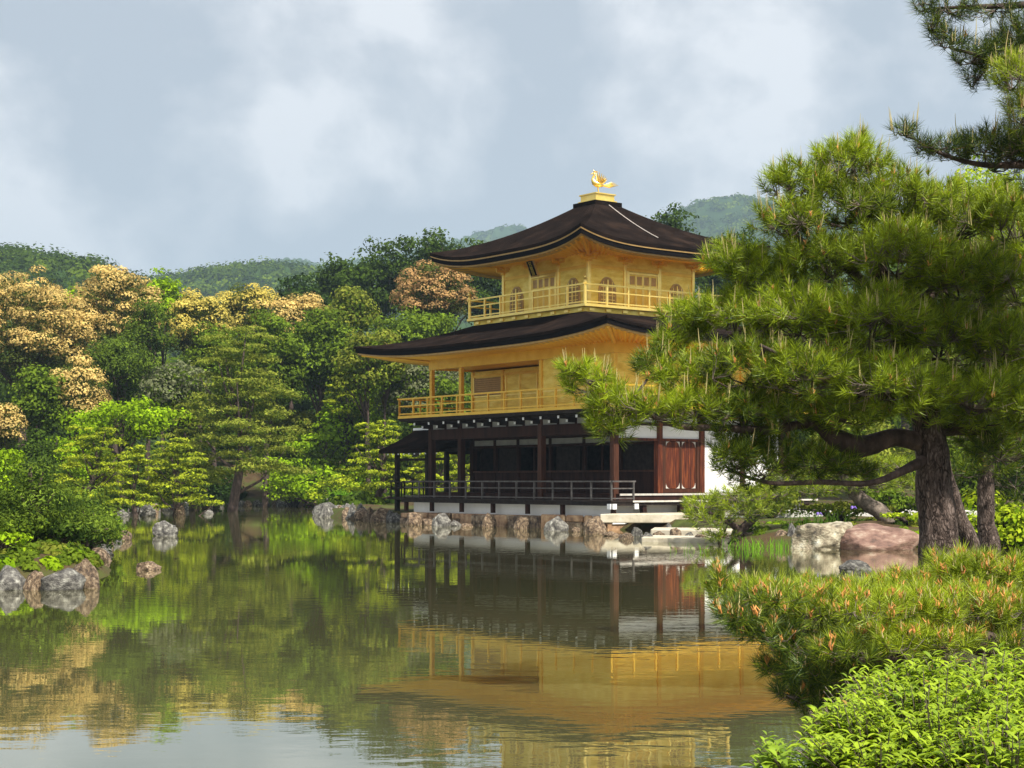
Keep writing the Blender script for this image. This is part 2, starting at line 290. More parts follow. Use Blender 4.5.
h4 = hill('far_round_hill', [(560, 320), (620, 262), (660, 228), (690, 213), (715, 207), (745, 208), (790, 220), (860, 232), (960, 250), (1100, 262), (1300, 290)], 1700, 450, GH, 4, 10)
h5 = hill('right_hill', [(880, 360), (960, 300), (1050, 275), (1150, 265), (1400, 280)], 520, 150, GH, 5, 5)
# ------------------------------------------------------------ the golden pavilion; local axes: x = v (east side, going back), y = u (south side, going west)
TH = 0.926; ST, CT = math.sin(TH), math.cos(TH); BX, BY = 3.68, 58.54
pav = empty('pavilion', (BX, BY, 0), math.atan2(CT, ST))
tag(pav, 'three-storey golden pavilion with dark curved bark roofs standing at the edge of the pond', 'pavilion')
K = 2.12; U5 = 5.5 * K; V4 = 4 * K
def bw(u, v, z=0): return Vector((BX - CT * u + ST * v, BY + ST * u + CT * v, z))
class UB(MB):
    def ub(s, u0, u1, v0, v1, z0, z1): s.box(v0, v1, u0, u1, z0, z1)
def part(name, mat, boxes, parent=pav, bevel=0):
    m = UB()
    for b in boxes: m.ub(*b)
    return m.build(name, M[mat] if isinstance(mat, str) else mat, parent, bevel=bevel)

# ---- base, decks
part('foundation', 'plaster', [(-0.55, U5 + 0.55, -0.55, V4 + 0.55, 0.2, 0.90)])
# ground floor: lower veranda deck, upper floor board
d = UB(); d.ub(-1.05, U5 + 0.85, -1.05, V4 + 1.0, 0.985, 1.045)
d.ub(-1.02, U5 + 0.80, -1.02, -0.90, 0.86, 0.984); d.ub(-1.02, -0.90, -0.90, V4 + 0.95, 0.86, 0.984); d.build('veranda_deck', M['blackwood'], pav)
part('deck_edge', 'palewood', [(-1.075, -1.051, -0.05, V4 + 1.0, 0.98, 1.04)])
part('upper_floor', 'darkwood', [(-0.28, U5 + 0.2, -0.02, V4 + 0.28, 1.046, 1.27)])
part('floor_edge', 'palewood', [(-0.32, -0.281, 0.0, V4 + 0.28, 1.21, 1.28)])
for u in [-0.95, 1.9, 4.0, 6.2, 8.3, 10.4, 12.3]:
    part('deck_post', 'darkwood', [(u - 0.07, u + 0.07, -0.93, -0.79, 0.50, 0.859)])
for v in [0.6, 2.4, 4.6, 6.8, 9.0]: part('deck_post', 'darkwood', [(-0.97, -0.79, v - 0.09, v + 0.09, 0.25, 0.859)])
for v in (-0.94, 0.08, 4.35):                                   # white-capped beam ends
    part('beam_cap', 'whitemetal', [(-1.125, -1.077, v - 0.09, v + 0.09, 0.74, 0.93)])
for u in (-0.94,): part('beam_cap', 'whitemetal', [(u - 0.09, u + 0.09, -1.07, -1.022, 0.74, 0.93)])

# ---- ground floor frame
def column(u, v, z0, z1, s, mat): return part('column', mat, [(u - s / 2, u + s / 2, v - s / 2, v + s / 2, z0, z1)], bevel=0.02)
for u, v, mt in [(0, 0, 'brownwood'), (2 * K, 0, 'brownwood'), (4.5 * K, 0, 'darkwood'), (U5, 0, 'darkwood'), (0, K, 'redwood'), (0, 2 * K, 'redwood'), (0, 3 * K, 'darkwood'), (0, V4, 'darkwood'),
                 (U5, K, 'darkwood'), (U5, 2 * K, 'darkwood'), (U5, 3 * K, 'darkwood'), (U5, V4, 'darkwood')]:
    column(u, v, 1.046, 4.10, 0.24, mt)
for u in (K, 2 * K, 3 * K, 4 * K, 4.75 * K): column(u, K, 1.271, 3.44, 0.15, 'darkwood')
part('wainscot', 'darkwood', [(0.1, U5 - 0.1, K - 0.03, K + 0.03, 1.271, 2.08)])
part('sill', 'brownwood', [(0.1, U5 - 0.1, K - 0.10, K + 0.09, 2.081, 2.15)])
part('lintel', 'darkwood', [(0.1, U5 - 0.1, K - 0.10, K + 0.09, 3.10, 3.20)])
part('upper_wall', 'shade_plaster', [(0.1, U5 - 0.1, K - 0.03, K + 0.03, 3.201, 3.43)])
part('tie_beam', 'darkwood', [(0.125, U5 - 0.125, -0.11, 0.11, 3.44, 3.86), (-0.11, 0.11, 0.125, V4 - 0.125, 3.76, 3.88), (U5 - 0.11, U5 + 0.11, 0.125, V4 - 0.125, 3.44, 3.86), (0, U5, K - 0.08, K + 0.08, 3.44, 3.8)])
part('plaster_frieze', 'shade_plaster', [(0.125, U5 - 0.125, -0.04, 0.04, 3.861, 4.12)])
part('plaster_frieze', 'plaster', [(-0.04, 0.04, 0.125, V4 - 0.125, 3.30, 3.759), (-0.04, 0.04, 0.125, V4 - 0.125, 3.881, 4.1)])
part('tie_beam', 'redwood', [(-0.09, 0.09, 0.125, 2 * K - 0.125, 3.20, 3.299)])
for k in range(1, 11): part('frieze_strut', 'darkwood', [(k * K / 2 - 0.06, k * K / 2 + 0.06, -0.07, 0.07, 3.861, 4.12)])
# wooden shutters hanging in some of the openings
for u0, u1 in ((0.12 * K, 0.95 * K), (2.2 * K, 2.9 * K), (4.05 * K, 4.7 * K)):
    part('shutter', M['blackwood'], [(u0, u1, K + 0.10, K + 0.13, 2.151, 3.09)])
for u0 in (1.5 * K, 3.5 * K): part('mullion', 'darkwood', [(u0 - 0.04, u0 + 0.04, K - 0.04, K + 0.04, 2.151, 3.09)])
# inside: back and side walls, ceiling
part('inner_wall', 'blackwood', [(0.3, U5 - 0.3, 3 * K, 3 * K + 0.08, 1.271, 3.9), (U5 - 0.35, U5 - 0.27, K + 0.15, 3 * K, 1.271, 3.9)])
part('ceiling', 'blackwood', [(-0.6, U5 + 0.6, -0.6, V4 + 0.6, 4.121, 4.16)])
# front corner bay of the east side, wainscot
# east side: red doors, then white plaster
part('door_frame', 'brownwood', [(-0.08, 0.08, K + 0.125, K + 0.26, 1.45, 3.199), (-0.08, 0.08, 2 * K - 0.26, 2 * K - 0.125, 1.45, 3.199), (-0.09, 0.09, K + 0.125, 2 * K - 0.125, 1.30, 1.449)])
for q in range(2):
    a = K + 0.27 + q * 0.80; b = a + 0.78
    dr = part('door', 'redwood', [(-0.035, 0.035, a, b, 1.46, 3.19)])
    part('door_rail', 'brownwood', [(-0.06, -0.036, a + 0.0, a + 0.05, 1.46, 3.19), (-0.06, -0.036, b - 0.05, b, 1.46, 3.19)], dr)
    for zc, sg in ((1.46, 1), (3.19, -1)):                      # pale cusped corner plates
        cp = MB(); 
        for ya, yb in ((a + 0.05, 1), (b - 0.05, -1)):
            n = 7; pts = [(ya, zc)] + [(ya + yb * 0.20 * (1 - math.sin(t * math.pi / 2 / (n - 1))) , zc + sg * 0.20 * (1 - math.cos(t * math.pi / 2 / (n - 1)))) for t in range(n)]
            vs_ = [(p[0], -0.042, p[1]) for p in pts]; vs2 = [(p[0], -0.062, p[1]) for p in pts]
            L_ = len(pts)
            cp.add([(y_[0], 0, 0) for y_ in []], [])
            cp.add([(p[0], -0.04, p[1]) for p in pts] + [(p[0], -0.062, p[1]) for p in pts], [tuple(range(L_))[::-1], tuple(range(L_, 2 * L_))] + [(i, (i + 1) % L_, (i + 1) % L_ + L_, i + L_) for i in range(L_)])
        # swap to local frame: x=v, y=u
        cp.v = [(p[0], p[1], p[2]) for p in cp.v]
        cp.build('corner_plate', M['palewood'], dr)
part('white_wall', 'plaster', [(-0.05, 0.05, 2 * K + 0.125, V4 - 0.125, 1.30, 3.299)])
part('wall_base', 'darkwood', [(-0.08, 0.08, 2 * K + 0.125, V4 - 0.125, 1.271, 1.299)])
part('white_wall', 'plaster', [(0.3, U5 - 0.3, V4 - 0.05, V4 + 0.05, 1.3, 4.1)])
# ---- joists below the first floor gallery, white-tipped
def joist(u0, u1, v0, v1, z0, z1, tip):
    part('bracket', 'blackwood', [(u0, u1, v0, v1, z0, z1)])
O2 = 1.03
m = UB(); tips = UB()
for k in range(12):
    u = k * K / 2 + 0.02 if k else 0.02
    jo = part('bracket', 'blackwood', [(u - 0.05, u + 0.05, -0.86, -0.05, 4.03, 4.14), (u - 0.06, u + 0.06, -0.46, -0.05, 3.90, 4.029)]); part('white_tip', 'whitemetal', [(u - 0.045, u + 0.045, -0.885, -0.861, 4.035, 4.135)], jo); part('white_tip', 'whitemetal', [(u - 0.05, u + 0.05, -0.485, -0.461, 3.91, 4.01)], jo)
for k in range(9):
    v = k * K / 2 + 0.02
    jo = part('bracket', 'blackwood', [(-0.86, -0.05, v - 0.05, v + 0.05, 4.03, 4.14)]); part('white_tip', 'whitemetal', [(-0.885, -0.861, v - 0.045, v + 0.045, 4.035, 4.135)], jo)
m.ub(-0.8, U5 + 0.8, -0.72, -0.60, 4.145, 4.21); m.ub(-0.72, -0.60, -0.59, V4 + 0.8, 4.145, 4.21)
m.build('bearer', M['blackwood'], pav)
part('gallery_underside', 'blackwood', [(-O2 + 0.02, U5 + O2 - 0.02, -O2 + 0.02, V4 + O2 - 0.02, 4.211, 4.33)])
part('gallery_deck', 'gold', [(-O2, U5 + O2, -O2, V4 + O2, 4.331, 4.44)])

# ---- railings: posts are sub-parts of each railing
def railing(name, mat, u0, u1, v0, v1, zs, zb, step, ps, sides='SEWN', r=0.035, tip=None):
    runs = {'S': ((u0, v0), (u1, v0)), 'E': ((u0, v0), (u0, v1)), 'W': ((u1, v0), (u1, v1)), 'N': ((u0, v1), (u1, v1))}
    for sd in sides:
        (ua, va), (ub_, vb) = runs[sd]; al = 'u' if sd in 'SN' else 'v'
        mm = UB(); out = 0.12 if al == 'u' else 0.1
        for i, z in enumerate(zs):
            dz = 0.001 if al == 'v' else 0
            h = r if i == 0 else r * 0.8; ov = 0.10 if i == 0 else 0
            if al == 'u': mm.ub(ua - ov, ub_ + ov, va - h, va + h, z - h + dz, z + h + dz)
            else: mm.ub(ua - h, ua + h, va - ov, vb + ov, z - h + dz, z + h + dz)
        ro = mm.build('railing', mat, pav)
        ln = (ub_ - ua) if al == 'u' else (vb - va); n = max(1, round(ln / step))
        for k in range(n + 1):
            if k == 0 and sd == 'E': continue
            q = k / n * ln; u, v = (ua + q, va) if al == 'u' else (ua, va + q)
            zt = zs[0] - r - 0.001 if k % 2 == 0 or len(zs) < 3 else zs[0] - r - 0.001
            part('post', mat, [(u - ps / 2, u + ps / 2, v - ps / 2, v + ps / 2, zb, zt)], ro)
railing('r', M['railwood'], -0.98, U5 + 0.60, -0.98, 0.05, (1.72, 1.47, 1.12), 1.046, K / 2, 0.06, 'SE', 0.028)
railing('r', M['blackwood'], -0.98, U5 + 0.60, -0.98, 1.2, (1.72, 1.47, 1.12), 1.046, K / 2, 0.06, 'W', 0.028)
railing('r', M['gold'], -O2 + 0.05, U5 + O2 - 0.05, -O2 + 0.05, V4 + O2 - 0.05, (5.14, 4.84, 4.52), 4.441, K / 2, 0.065, 'SEWN', 0.03)

# ---- first floor (middle storey)
for u, v in [(0, 0), (2 * K, 0), (4.5 * K, 0), (U5, 0), (0, K), (0, 2 * K), (0, 3 * K), (0, V4), (U5, K), (U5, 2 * K), (U5, 3 * K), (U5, V4), (2 * K, K), (4.5 * K, K)]:
    column(u, v, 4.441, 6.35, 0.17, M['gold'])
part('wall', 'gold_wall', [(0.086, 2 * K - 0.086, -0.03, 0.03, 4.441, 6.349)])
for a, b in ((0, K), (K, 2 * K), (2 * K, 3 * K), (3 * K, V4)): part('wall', 'gold_wall', [(-0.03, 0.03, a + 0.086, b - 0.086, 4.441, 6.349)])
part('wall', 'gold_wall', [(2 * K + 0.086, 4.5 * K - 0.086, K - 0.03, K + 0.03, 4.441, 6.349)])
part('wall', 'gold_wall', [(4.5 * K + 0.086, U5 - 0.086, K - 0.03, K + 0.03, 4.441, 6.349)])
part('wall', 'gold_wall', [(U5 - 0.03, U5 + 0.03, K + 0.09, V4 - 0.09, 4.441, 6.349), (0.1, U5 - 0.1, V4 - 0.03, V4 + 0.03, 4.441, 6.349)])
part('wall', 'gold_wall', [(2 * K - 0.03, 2 * K + 0.03, 0.09, K - 0.09, 4.441, 6.349)])
part('wall_rail', 'gold_bright', [(0.088, 2 * K - 0.088, -0.055, -0.031, 5.10, 5.16)])
part('wall_rail', 'gold_bright', [(-0.055, -0.031, 0.088, V4 - 0.088, 5.10, 5.16)])
for u in (2.45 * K, 2.85 * K, 3.4 * K, 3.95 * K, 4.38 * K): part('door_stile', 'gold_bright', [(u - 0.025, u + 0.025, K - 0.065, K - 0.031, 4.50, 6.1)])
part('wall_rail', 'gold', [(2 * K + 0.09, U5 - 0.09, K - 0.075, K - 0.031, 6.10, 6.20)])
part('wall_rail', 'gold_bright', [(2 * K + 0.09, U5 - 0.09, K - 0.066, K - 0.031, 5.26, 5.31)])
lw = part('lattice_window', 'lattice', [(4.46 * K + 0.12, U5 - 0.14, K - 0.05, K - 0.031, 5.33, 6.06)])
part('window_bars', 'trim_gold', [(4.46 * K + 0.12, U5 - 0.14, K - 0.075, K - 0.051, 5.36 + 0.085 * k, 5.395 + 0.085 * k) for k in range(8)], lw)
part('window_frame', 'gold_bright', [(4.46 * K + 0.06, 4.46 * K + 0.118, K - 0.08, K - 0.031, 5.30, 6.09), (U5 - 0.139, U5 - 0.089, K - 0.08, K - 0.031, 5.30, 6.09)], lw)
part('tie_beam', 'gold', [(-0.10, U5 + 0.10, -0.10, 0.10, 6.351, 6.90), (-0.099, 0.099, 0.101, V4 + 0.1, 6.352, 6.90), (U5 - 0.099, U5 + 0.099, 0.101, V4 + 0.1, 6.352, 6.90), (0.1, U5 - 0.1, V4 - 0.1, V4 + 0.1, 6.352, 6.9)])
part('gallery_ceiling', 'gold', [(0.1, U5 - 0.1, 0.1, V4 - 0.1, 6.42, 6.46)])

# ---- roofs
def roof(eu0, eu1, ev0, ev1, iu0, iu1, iv0, iv1, zmid, up, ztop, pw, layers, soffit_in, zsoff, n=41, nt=15, raft=0.30):
    """eave rectangle, top rectangle; layers: list of (z from, z to below the eave top, inset, material)"""
    def pos(sd, s, t, inset=0.0):
        a0, a1, b0, b1 = eu0 + inset, eu1 - inset, ev0 + inset, ev1 - inset
        e = {0: (a0 + (a1 - a0) * s, b0), 1: (a1, b0 + (b1 - b0) * s), 2: (a1 + (a0 - a1) * s, b1), 3: (a0, b1 + (b0 - b1) * s)}[sd]
        i = {0: (iu0 + (iu1 - iu0) * s, iv0), 1: (iu1, iv0 + (iv1 - iv0) * s), 2: (iu1 + (iu0 - iu1) * s, iv1), 3: (iu0, iv1 + (iv0 - iv1) * s)}[sd]
        lift = up * (abs(2 * s - 1) ** 3.6) * (1 - t) ** 2
        z = zmid + (ztop - zmid) * (0.45 * t + 0.55 * t ** pw) + lift
        sw = 1 + 0.012 * (abs(2 * s - 1) ** 4) * (1 - t)
        cu, cv = (eu0 + eu1) / 2, (ev0 + ev1) / 2
        u = e[0] + (i[0] - e[0]) * t; v = e[1] + (i[1] - e[1]) * t
        return (cv + (v - cv) * sw, cu + (u - cu) * sw, z)
    m = MB()
    ss = np.linspace(0, 1, n)
    for sd in range(4):
        g = [[pos(sd, s, t) for s in ss] for t in np.linspace(0, 1, nt)]
        b = len(m.v)
        for row in g: m.v += row
        for j in range(nt - 1):
            for i in range(n - 1): m.f.append((b + j * n + i, b + j * n + i + 1, b + (j + 1) * n + i + 1, b + (j + 1) * n + i)[::-1])
        # ridge thickness at the eave
    b = len(m.v); m.v += [(iv0, iu0, ztop), (iv1, iu0, ztop), (iv1, iu1, ztop), (iv0, iu1, ztop)]; m.f.append((b, b + 1, b + 2, b + 3))
    objs = []
    # close the under side of the shingle layer
    def strip(mb, z0, z1, in0, in1):
        for sd in range(4):
            b = len(mb.v)
            for s in ss:
                p = pos(sd, s, 0, in0); mb.v.append((p[0], p[1], p[2] + z0))
            for s in ss:
                p = pos(sd, s, 0, in1); mb.v.append((p[0], p[1], p[2] + z1))
            for i in range(n - 1): mb.f.append((b + i, b + i + 1, b + n + i + 1, b + n + i))
    z0 = 0
    th0 = layers[0][0]
    strip(m, 0, -th0, 0, 0.0); strip(m, -th0, -th0, 0, 0.6)
    ro = m.build('roof', M['shingle'], pav, smooth=False)
    for p in ro.data.polygons: p.use_smooth = p.normal.z > 0.3 or True
    z = -th0
    for h, inset, mat in layers[1:]:
        mm = MB(); strip(mm, z - 0.001, z - h, inset, inset); strip(mm, z - h, z - h, inset, inset + 0.5); strip(mm, z - 0.001, z - 0.001, inset, inset + 0.5)
        mm.build('eave_edge', M[mat], ro); z -= h
    # soffit with rafters
    mm = MB(); su0, su1, sv0, sv1 = soffit_in; ins = layers[-1][1] + 0.10
    for sd in range(4):
        ln = (eu1 - eu0) if sd % 2 == 0 else (ev1 - ev0); nr = int(ln / raft) * 4; sv = np.linspace(0, 1, nr + 1); b = len(mm.v); NT = 6
        for j in range(NT):
            t = j / (NT - 1)
            for i, s in enumerate(sv):
                p = pos(sd, s, 0, ins)
                q = {0: (su0 + (su1 - su0) * s, sv0), 1: (su1, sv0 + (sv1 - sv0) * s), 2: (su1 + (su0 - su1) * s, sv1), 3: (su0, sv1 + (sv0 - sv1) * s)}[sd]
                dz = -0.07 if (i % 4) in (1, 2) else 0.0
                zz = (p[2] + z + 0.06) * (1 - t) + zsoff * t
                mm.v.append((p[0] + (q[1] - p[0]) * t, p[1] + (q[0] - p[1]) * t, zz + dz))
        for j in range(NT - 1):
            for i in range(nr): mm.f.append((b + j * (nr + 1) + i, b + j * (nr + 1) + i + 1, b + (j + 1) * (nr + 1) + i + 1, b + (j + 1) * (nr + 1) + i))
    so_ = mm.build('soffit', M['gold'], ro)
    # corner hip rafters
    for (sd, s, q) in ((0, 0, (su0, sv0)), (0, 1, (su1, sv0)), (1, 1, (su1, sv1)), (2, 1, (su0, sv1))):
        p = pos(sd, s, 0, ins + 0.02); hb = MB()
        hb.tube([(p[0], p[1], p[2] + z - 0.02), (q[1], q[0], zsoff - 0.12)], 0.075, 4); hb.build('hip_rafter', M['gold'], ro)
    return ro, pos
aL, aR, K3 = 3.165, 1.42, 1.796; W3 = 3 * K3; O3 = 1.03
E2 = 2.28
roof(-E2, U5 + E2, -E2, V4 + E2, aL - 0.9, aL + W3 + 0.9, aR - 0.9, aR + W3 + 0.9, 7.02, 0.36, 8.06, 1.5,
     [(0.10,), (0.17, 0.05, 'shingle_edge'), (0.07, 0.12, 'trim_gold')], (0.05, U5 - 0.05, 0.05, V4 - 0.05), 6.80)

# ---- top storey
part('base_skirt', 'gold_wall', [(aL - 0.88, aL + W3 + 0.88, aR - 0.88, aR + W3 + 0.88, 7.86, 8.24)])
for k in range(9):
    q = -0.6 + k * (W3 + 1.2) / 8
    part('skirt_block', 'gold_bright', [(aL + q - 0.12, aL + q + 0.12, aR - 0.93, aR - 0.881, 8.10, 8.20)]); part('skirt_block', 'gold_bright', [(aL - 0.93, aL - 0.881, aR + q - 0.12, aR + q + 0.12, 8.10, 8.20)])
part('balcony_deck', 'gold_bright', [(aL - O3 - 0.05, aL + W3 + O3 + 0.05, aR - O3 - 0.05, aR + W3 + O3 + 0.05, 8.241, 8.34)])
railing('r', M['gold_bright'], aL - O3 + 0.03, aL + W3 + O3 - 0.03, aR - O3 + 0.03, aR + W3 + O3 - 0.03, (9.08, 8.82, 8.42), 8.341, 1.05, 0.07, 'SEWN', 0.028)
for u in (aL - O3 + 0.03, aL + W3 + O3 - 0.03):
    for v in (aR - O3 + 0.03, aR + W3 + O3 - 0.03):
        mm = MB(); mm.tube([(v, u, 8.341), (v, u, 9.20), (v, u, 9.24), (v, u, 9.30), (v, u, 9.36), (v, u, 9.45)], [0.065, 0.065, 0.045, 0.08, 0.06, 0.005], 10)
        mm.build('newel_post', M['gold_bright'], pav)
for iu in range(4):
    for iv in range(4):
        if iu in (0, 3) or iv in (0, 3):
            u, v = aL + iu * K3, aR + iv * K3; column(u, v, 8.341, 10.1, 0.14, M['gold_bright'])
            mm = UB(); mm.ub(u - 0.10, u + 0.10, v - 0.10, v + 0.10, 10.101, 10.19); mm.ub(u - 0.38, u + 0.38, v - 0.05, v + 0.05, 10.191, 10.27); mm.ub(u - 0.05, u + 0.05, v - 0.38, v + 0.38, 10.193, 10.272)
            for a in (-0.34, 0, 0.34):
                mm.ub(u + a - 0.07, u + a + 0.07, v - 0.07, v + 0.07, 10.274, 10.35); 
                if a: mm.ub(u - 0.07, u + 0.07, v + a - 0.07, v + a + 0.07, 10.274, 10.35)
            mm.ub(u - 0.55, u + 0.55, v - 0.04, v + 0.04, 10.351, 10.42); mm.ub(u - 0.04, u + 0.04, v - 0.55, v + 0.55, 10.353, 10.422)
            mm.build('bracket', M['gold'], pav)
for b in range(3):                                             # walls bay by bay, all four sides
    q0, q1 = b * K3 + 0.071, (b + 1) * K3 - 0.071
    part('wall', 'gold_wall', [(aL + q0, aL + q1, aR - 0.025, aR + 0.025, 8.341, 10.55)])
    part('wall', 'gold_wall', [(aL - 0.025, aL + 0.025, aR + q0, aR + q1, 8.341, 10.55)])
    part('wall', 'gold_wall', [(aL + W3 - 0.025, aL + W3 + 0.025, aR + q0, aR + q1, 8.341, 10.55)])
    part('wall', 'gold_wall', [(aL + q0, aL + q1, aR + W3 - 0.025, aR + W3 + 0.025, 8.341, 10.55)])
part('tie_beam', 'gold', [(aL + 0.07, aL + W3 - 0.07, aR - 0.06, aR - 0.026, 9.86, 9.98), (aL - 0.06, aL - 0.026, aR + 0.07, aR + W3 - 0.07, 9.86, 9.98)])
def face_local(face, q, out, z):                               # a point on the south ('S') or east ('E') wall of the top storey
    return (aR - out, aL + q, z) if face == 'S' else (aR + q, aL - out, z)
def slab(face, q0, q1, z0, z1, o0, o1, mb):
    if face == 'S': mb.box(aR - o1, aR - o0, aL + q0, aL + q1, z0, z1)
    else: mb.box(aR + q0, aR + q1, aL - o1, aL - o0, z0, z1)
def arch(face, qc, w, zb, zt):
    def outline(sc, zoff):
        pts = []; h = zt - zb; 
        for k in range(-9, 10):
            a = k / 9; x = math.sin(a * math.pi / 2) if abs(a) < 1 else a
            prof = 1 - 0.42 * abs(a) ** 2.4
            pts.append((qc + a * w / 2 * sc, zb + h * prof * (1 if sc == 1 else 0.95)))
        return [(qc - w / 2 * sc * 1.05, zb + zoff)] + pts + [(qc + w / 2 * sc * 1.05, zb + zoff)]
    def plate(mb, pts, o0, o1):
        L_ = len(pts); b = len(mb.v)
        mb.v += [face_local(face, p[0], o0, p[1]) for p in pts] + [face_local(face, p[0], o1, p[1]) for p in pts]
        mb.f.append(tuple(range(b, b + L_))); mb.f.append(tuple(range(b + L_, b + 2 * L_))[::-1])
        mb.f += [(b + i, b + (i + 1) % L_, b + L_ + (i + 1) % L_, b + L_ + i) for i in range(L_)]
    a = MB(); plate(a, outline(1, 0), 0.026, 0.055); wo = a.build('arched_window', M['trim_gold'], pav)
    a = MB(); plate(a, outline(0.84, 0.03), 0.056, 0.066); a.build('pane', M['lattice'], wo)
    a = MB()
    for k in (-0.25, 0, 0.25): slab(face, qc + k * w - 0.012 - (0.012 if k == 0 else 0), qc + k * w + 0.012 + (0.012 if k == 0 else 0), zb + 0.05, zt - 0.10 - 0.18 * abs(k) * 4 * 0.4, 0.067, 0.085, a)
    for zz in np.linspace(zb + 0.18, zt - 0.38, 4): slab(face, qc - w * 0.40, qc + w * 0.40, zz - 0.012, zz + 0.012, 0.0672, 0.079, a)
    a.build('glazing_bars', M['gold_bright'], wo)
def doors(face):
    q0, q1 = K3 + 0.16, 2 * K3 - 0.16; n = 4; wd = (q1 - q0) / n
    for k in range(n):
        a, b = q0 + k * wd, q0 + (k + 1) * wd
        mb = MB(); slab(face, a + 0.01, b - 0.01, 8.38, 9.74, 0.026, 0.05, mb); dd = mb.build('door_panel', M['gold_wall'], pav)
        mb = MB(); slab(face, a + 0.06, b - 0.06, 9.36, 9.68, 0.051, 0.056, mb); mb.build('lattice_panel', M['trim_gold'], dd)
        mb = MB(); slab(face, a + 0.06, b - 0.06, 8.45, 9.22, 0.051, 0.054, mb); mb.build('lower_panel', M['gold'], dd)
        mb = MB(); slab(face, a + 0.012, a + 0.05, 8.38, 9.74, 0.0505, 0.07, mb); slab(face, b - 0.05, b - 0.012, 8.38, 9.74, 0.0505, 0.07, mb); slab(face, a + 0.051, b - 0.051, 9.27, 9.32, 0.0505, 0.069, mb); mb.build('door_frame', M['gold_bright'], dd)
    mb = MB()
    for x in (q0 - 0.05, q1 + 0.05): slab(face, x - 0.04, x + 0.04, 8.341, 9.859, 0.026, 0.085, mb)
    slab(face, q0 - 0.009, q1 + 0.009, 9.75, 9.82, 0.026, 0.08, mb); mb.build('door_surround', M['gold_bright'], pav)
for fc in 'SE':
    arch(fc, K3 * 0.5, 0.86, 8.50, 9.55); arch(fc, K3 * 2.5, 0.86, 8.50, 9.55); doors(fc)
# name board under the south eave of the top storey, three gilt characters on black
nb = empty('name_board', (aR - 0.62, aL + K3 * 1.5, 10.06)); nb.parent = pav
mb = MB(); mb.box(-0.03, 0.03, -0.24, 0.24, -0.36, 0.36); o = mb.build('board', M['trim_gold'], nb)
mb = MB(); mb.box(-0.045, -0.031, -0.18, 0.18, -0.30, 0.30); mb.build('panel', M['shingle_edge'], nb)
nb.rotation_euler = (0, math.radians(-24), 0)
fc_ = bpy.data.curves.new('name_board_writing', 'FONT'); fc_.body = '究\n竟\n頂'; fc_.size = 0.2; fc_.space_line = 0.95; fc_.align_x = 'CENTER'; fc_.extrude = 0.004
fo_ = bpy.data.objects.new('writing', fc_); C.objects.link(fo_); bpy.context.view_layer.update()
me_ = bpy.data.meshes.new_from_object(fo_.evaluated_get(bpy.context.evaluated_depsgraph_get())); bpy.data.objects.remove(fo_)
wr = link('writing', me_, M['gold_bright'], nb); wr.location = (-0.052, 0, 0.11); wr.rotation_euler = (math.radians(90), 0, math.radians(-90))
E3 = 2.12
cu, cv = aL + W3 / 2, aR + W3 / 2
roof3, pos3 = roof(aL - E3, aL + W3 + E3, aR - E3, aR + W3 + E3, cu - 0.62, cu + 0.62, cv - 0.62, cv + 0.62, 10.62, 0.46, 12.80, 1.55,
     [(0.13,), (0.05, 0.02, 'trim_gold'), (0.17, 0.06, 'shingle_edge'), (0.06, 0.14, 'trim_gold')], (aL + 0.05, aL + W3 - 0.05, aR + 0.05, aR + W3 - 0.05), 10.47, n=33, nt=17)
# pale copper strip down the east slope
mm = MB(); pts = []
for t in np.linspace(0.30, 0.98, 10):
    p = pos3(3, 0.49, t); pts.append((p[0], p[1], p[2] + 0.03))
mm.tube(pts, 0.016, 5); mm.build('copper_strip', M['palewood'], roof3)
part('roof_cap', 'shingle', [(cu - 0.70, cu + 0.70, cv - 0.70, cv + 0.70, 12.74, 12.92)])
part('dew_basin', 'gold_bright', [(cu - 0.56, cu + 0.56, cv - 0.56, cv + 0.56, 12.921, 12.99), (cu - 0.48, cu + 0.48, cv - 0.48, cv + 0.48, 12.991, 13.22), (cu - 0.53, cu + 0.53, cv - 0.53, cv + 0.53, 13.221, 13.27), (cu - 0.2, cu + 0.2, cv - 0.2, cv + 0.2, 13.271, 13.34)])
# phoenix: built facing -x of its own frame (towards the left of the photograph)
ph = empty('phoenix_finial', (cv, cu, 13.34), -math.atan2(CT, ST)); ph.parent = pav
b = MB()
b.tube([(0.22, 0, 0.30), (0.10, 0, 0.34), (-0.02, 0, 0.37), (-0.13, 0, 0.44), (-0.19, 0, 0.56), (-0.17, 0, 0.66), (-0.12, 0, 0.73), (-0.13, 0, 0.79), (-0.19, 0, 0.81)], [0.05, 0.11, 0.13, 0.12, 0.075, 0.05, 0.045, 0.055, 0.03], 10)
b.tube([(-0.18, 0, 0.81), (-0.27, 0, 0.77), (-0.29, 0, 0.74)], [0.025, 0.014, 0.003], 6)
b.build('body', M['gold_bright'], ph, smooth=True)
b = MB()
for k in range(4): b.tube([(-0.13, 0, 0.83), (-0.15 + 0.05 * k, 0.01 * (k - 1.5), 0.91 - 0.012 * k), (-0.17 + 0.07 * k, 0.015 * (k - 1.5), 0.93 - 0.03 * k)], [0.018, 0.018, 0.004], 5)
b.build('crest', M['gold_bright'], ph)
for sg in (-1, 1):
    b = MB()
    for k in range(6):
        a = math.radians(98 - 11 * k); L_ = 0.46 - 0.03 * k; r0 = Vector((0.02 + 0.03 * k, sg * 0.09, 0.42 - 0.01 * k))
        d_ = Vector((math.cos(a), sg * 0.35, math.sin(a))).normalized()
        b.tube([r0, r0 + d_ * L_ * 0.6, r0 + d_ * L_], [0.02, 0.032, 0.006], 5)
    b.build('wing', M['gold_bright'], ph)
b = MB()
